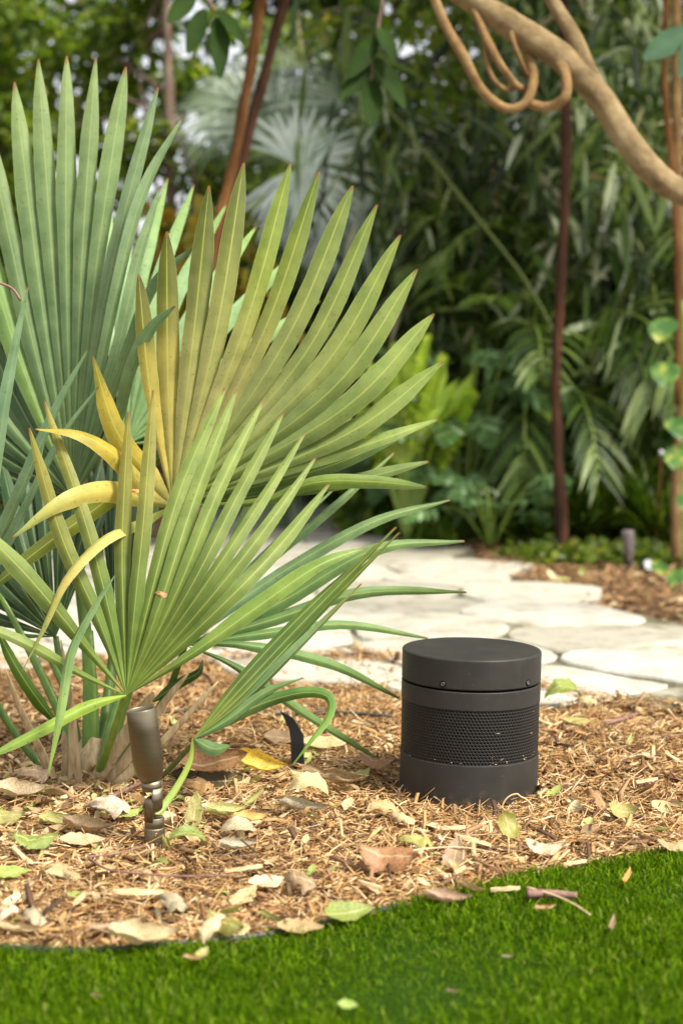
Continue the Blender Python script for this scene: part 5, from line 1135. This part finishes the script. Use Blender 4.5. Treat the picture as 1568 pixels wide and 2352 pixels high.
def philodendron(x, y, n, H, L, lb, seed, mat=None):
    rr = random.Random(seed); o = empty('philodendron', (x, y, 0), lb, 'plant', 'split leaf plants along the far bed')
    for i in range(n):
        a = rr.uniform(0, 6.28); h = H*rr.uniform(.45, 1.05); e = Vector((x + math.cos(a)*rr.uniform(.08, .30), y + math.sin(a)*rr.uniform(.05, .22) - .05, h)); q = Vector((x, y, -.01))
        d = Vector((math.cos(a), math.sin(a)*.8 - .35, rr.uniform(-.35, .35))); nrm = (Vector((0, -.55, 1)) + Vector((rr.uniform(-.3, .3), 0, 0))).normalized(); nrm = (nrm - d.normalized()*nrm.dot(d.normalized())).normalized()
        mb = MB(); lobed(mb, e, d, nrm, L*rr.uniform(.8, 1.15)); lf_ = mb.build('leaf', mat or M_phil, o, smooth=False)
        mb = MB(); mb.tube(spline([q, q.lerp(e, .55) + Vector((0, 0, .06)), e], 8), .006, 6); mb.build('petiole', M_stem, lf_)
for i, (u, v, Y, n, H, L, lb) in enumerate([(1060, 1230, 7.2, 26, .86, .25, 'split leaf plant right of the chartreuse frond'), (920, 1215, 7.6, 16, .42, .20, 'low split leaf plant beneath the chartreuse frond'), (1190, 1240, 7.4, 24, .62, .24, 'split leaf plant at the foot of the dark reddish trunk'),
      (1130, 1250, 6.9, 14, .30, .19, 'lowest split leaf plant at the mulch edge'), (1330, 1250, 7.5, 12, .50, .22, 'shaded split leaf plant right of the dark reddish trunk'), (1430, 1250, 7.8, 13, .60, .24, 'shaded split leaf plant behind the small garden light'),
      (800, 1150, 8.8, 11, .45, .24, 'split leaf plant at the far end of the path'), (1540, 1230, 7.9, 12, .55, .24, 'split leaf plant behind the thin tan trunks')]):
    p = G(u, v); x = (u - 784)/FPX*Y; philodendron(x, Y, n, H, L, lb, 80 + i)
ch0 = Vector(((935 - 784)/FPX*7.0, 7.0, 0)); ch = empty('chartreuse_palm', ch0, 'bright yellow green upright fronds glowing in front of the dark foliage', 'plant')
for i, (dx, dz, L) in enumerate([(-.04, 1, .80), (.16, 1, .76), (-.3, 1, .6), (.35, 1, .66), (.08, 1, .84), (.25, 1, .62), (-.12, 1, .7)]):
    pinnate(ch, ch0 + Vector((0, 0, .05)), (dx, -.12, dz), L, 15, .17, .026, M_char, seed=300 + i, droop=.35, bare=.45)
fan(ch, P(938, 1060, 6.95), 11, .52, 58, 116, M_char, .030, Vector((0, -1, .1)), seed=71, droop=.12); fan(ch, P(930, 1070, 6.9), 7, .40, 70, 150, M_char, .026, Vector((-.2, -1, .2)), seed=72, droop=.3)
mb = MB(); mb.tube(spline([ch0, P(938, 1060, 6.95)], 6), .012, 7); mb.build('stem', M_stem, ch)
def tuft(name, x, y, n, H, w, mat, lb, cat, seed, group, spread=.6):
    r = np.random.default_rng(seed); a = r.uniform(0, 6.28, n); le = r.uniform(.1, spread, n); L = H*r.uniform(.6, 1.1, n); o = None
    d = np.stack([np.cos(a)*np.sin(le), np.sin(a)*np.sin(le), np.cos(le)], 1); s = np.stack([-np.sin(a), np.cos(a), 0*a], 1); p = np.stack([x + r.normal(0, .04, n), y + r.normal(0, .04, n), 0*a], 1); V = []
    for f, k in ((0, .7), (.35, 1), (.7, .7), (1, .08)):
        q = p + d*(L*f)[:, None]; q[:, :2] += d[:, :2]*(L*f*f*.5)[:, None]; q[:, 2] -= L*f*f*.35; V += [q - s*w*k, q + s*w*k]
    V = np.stack(V, 1).reshape(-1, 3); F = (np.array([(0, 1, 3, 2), (2, 3, 5, 4), (4, 5, 7, 6)])[None] + (np.arange(n)*8)[:, None, None]).reshape(-1, 4)
    return tag(np_mesh(name, V, F, mat), lb, cat, group)
LG = 'low strap leaved plants along the far bed'
for i, (u, Y, n, H, w, mt, lb) in enumerate([(1345, 7.1, 260, .62, .008, M_mid, 'grassy dark green plant right of the dark reddish trunk'), (1440, 7.3, 300, .78, .008, M_mid, 'tall grassy plant behind the small garden light'), (1230, 7.0, 90, .30, .010, M_mid, 'grassy plant left of the dark reddish trunk foot'),
      (1010, 7.0, 80, .22, .012, M_mid, 'small strappy plant at the path bend'), (860, 7.9, 90, .25, .012, M_light, 'yellowish strappy plant at the path end'), (1290, 7.8, 200, .8, .009, M_mid, 'shaded grassy clump behind the dark reddish trunk'), (1520, 7.0, 220, .55, .008, M_mid, 'grassy plant left of the thin tan trunks'),
      (740, 9.6, 120, .4, .014, M_mid, 'dim grassy clump beyond the path end'), (640, 9.6, 120, .45, .014, M_mid, 'dim grassy clump behind the palm at the path end')]):
    tuft('strappy_plant', (u - 784)/FPX*Y, Y, n, H, w, mt, lb, 'plant', 200 + i, LG, 1.0)
# ground cover sprigs on the far bed
pts = []
for i in range(150):
    u, v = rnd.choice([(1280, 1292), (1340, 1285), (1240, 1290), (1420, 1290), (1500, 1290)]); p = G(u + rnd.gauss(0, 35), v + rnd.gauss(0, 7)); pts.append((p.x, p.y))
q = np.array(pts); V, F = leaf_cloud([(x, y, .03, .04, .04, .04) for x, y in pts], 900, .045, .4); tag(np_mesh('ground_cover', V, F, M_light), kind='stuff')
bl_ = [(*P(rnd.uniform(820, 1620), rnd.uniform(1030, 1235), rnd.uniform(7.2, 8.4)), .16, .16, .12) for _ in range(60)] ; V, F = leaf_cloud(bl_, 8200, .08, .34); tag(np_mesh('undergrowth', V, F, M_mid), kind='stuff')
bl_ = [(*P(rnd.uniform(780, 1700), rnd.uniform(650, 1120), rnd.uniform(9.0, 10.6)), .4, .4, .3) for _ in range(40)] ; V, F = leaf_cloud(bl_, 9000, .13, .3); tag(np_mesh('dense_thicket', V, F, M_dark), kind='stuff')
pts = []
for i in range(90):
    p = G(rnd.uniform(1080, 1600), rnd.uniform(1290, 1430)); 
    if not inside((p.x, p.y), path_poly): pts.append((p.x, p.y))
litter('far_leaf_litter', pts, .03, .07, mlit)
# pothos on the right trunks
pv0 = P(1560, 1330, 6.0); pv0.z = 0; pv = empty('pothos_vine', pv0, 'heart shaped green and yellow leaves climbing the right edge', 'vine')
m, t, b = newmat('pothos_leaf'); r_ = ramp(t, [(.46, (.05, .15, .02)), (.54, (.11, .24, .03)), (.62, (.36, .40, .06))]); t.links.new(noise_n(t, coords(t), 17, 3), r_.inputs[0]); leafy(t, b, r_.outputs[0], .3); b.inputs['Roughness'].default_value = .35; M_poth = m
for i, (u, v, s) in enumerate([(1520, 757, 34), (1528, 860, 34), (1562, 985, 32), (1556, 1050, 34), (1565, 1335, 34), (1515, 1305, 20), (1575, 1150, 24)]):
    Y = 6.0 if v < 1200 else 5.75; c = P(u, v, Y); w = s/ppm(Y); d = Vector((.3*((i % 3) - 1), -.25, -1)).normalized(); sx_ = Vector((1, 0, 0)); rows = []
    for f, k in ((-.25, .45), (0, .95), (.25, 1.05), (.6, .85), (.9, .45), (1.15, .03)): q = c + d*(w*(f*1.3 - .55)); rows.append([q - sx_*w*k, q + Vector((0, .12*w, 0)), q + sx_*w*k])
    mb = MB(); mb.grid(rows); mb.build('leaf', M_poth, pv)
mb = MB(); mb.tube(spline([P(1575, 1340, 6.1), P(1568, 1150, 6.1), P(1572, 900, 6.1), P(1568, 690, 6.1)], 16), .008, 7); mb.build('stem', M_stem, pv)

# ---- small lights and stake on the far bed
m, t, b = newmat('fixture_grey'); b.inputs['Base Color'].default_value = (.16, .13, .125, 1); b.inputs['Roughness'].default_value = .45; M_fix = m
a = G(1446, 1306); o = empty('path_light', a, 'small grey tapered garden light standing in the far mulch bed', 'garden light'); Y = a.y
mb = MB(); w = 14/ppm(Y); mb.lathe([(w*.35, -.03), (w*.4, .02), (w*.75, .05), (w*.98, .08), (w*1.05, .135), (w, .146), (w*.8, .146), (w*.8, .12), (.0001, .12)], 20, Matrix.Translation((a.x, a.y, 0)) @ Matrix.Rotation(R(-4), 4, 'Y')); mb.build('housing', M_fix, o)
mb = MB(); mb.lathe([(w*.37, .018), (w*.5, .02), (w*.5, .034), (w*.4, .036)], 18, Matrix.Translation((a.x, a.y, 0))); mb.build('collar', M_blk, o)
for (u, v, lb) in ((1490, 1312, 'low black spot lamp with round glass face beside the tapered grey light'), (1378, 1285, 'low black spot lamp half hidden in leaves left of the tapered grey light')):
    a = G(u, v); o = empty('spot_lamp', a, lb, 'garden light', 'low spot lamps in the far bed'); w = 15/ppm(a.y)
    Q = Matrix.Translation((a.x, a.y, w*1.05)) @ Matrix.Rotation(R(72), 4, 'X') @ Matrix.Rotation(R(14), 4, 'Y'); mb = MB(); mb.lathe([(.0001, -w*2.2), (w*.6, -w*2.2), (w*.85, -w*1.6), (w, -w*.5), (w, .0), (w*.85, 0), (w*.82, -.004)], 20, Q); mb.build('housing', M_blk, o)
    mb = MB(); mb.lathe([(w*.83, -.003), (w*.4, -.001), (.0001, 0)], 20, Q); mb.build('lens', M_lens, o)
    mb = MB(); mb.tube([Vector((a.x, a.y + w, -.02)), Vector((a.x, a.y + w, w))], .006, 8); mb.build('stem', M_blk, o)
a = G(1500, 1262); o = empty('thin_stake', a, 'thin rusty rod with a small white cap near the right edge', 'stake'); mb = MB(); e = P(1518, 1040, a.y); mb.tube(spline([a - Vector((0, 0, .02)), a.lerp(e, .5) + Vector((.006, 0, 0)), e], 8), .006, 8); mb.build('rod', B_red, o)
m, t, b = newmat('white_cap'); b.inputs['Base Color'].default_value = (.7, .68, .66, 1); mb = MB(); mb.lathe([(.0001, -.012), (.010, -.008), (.011, .004), (.006, .012), (.0001, .013)], 12, Matrix.Translation(e)); mb.build('cap', m, o)
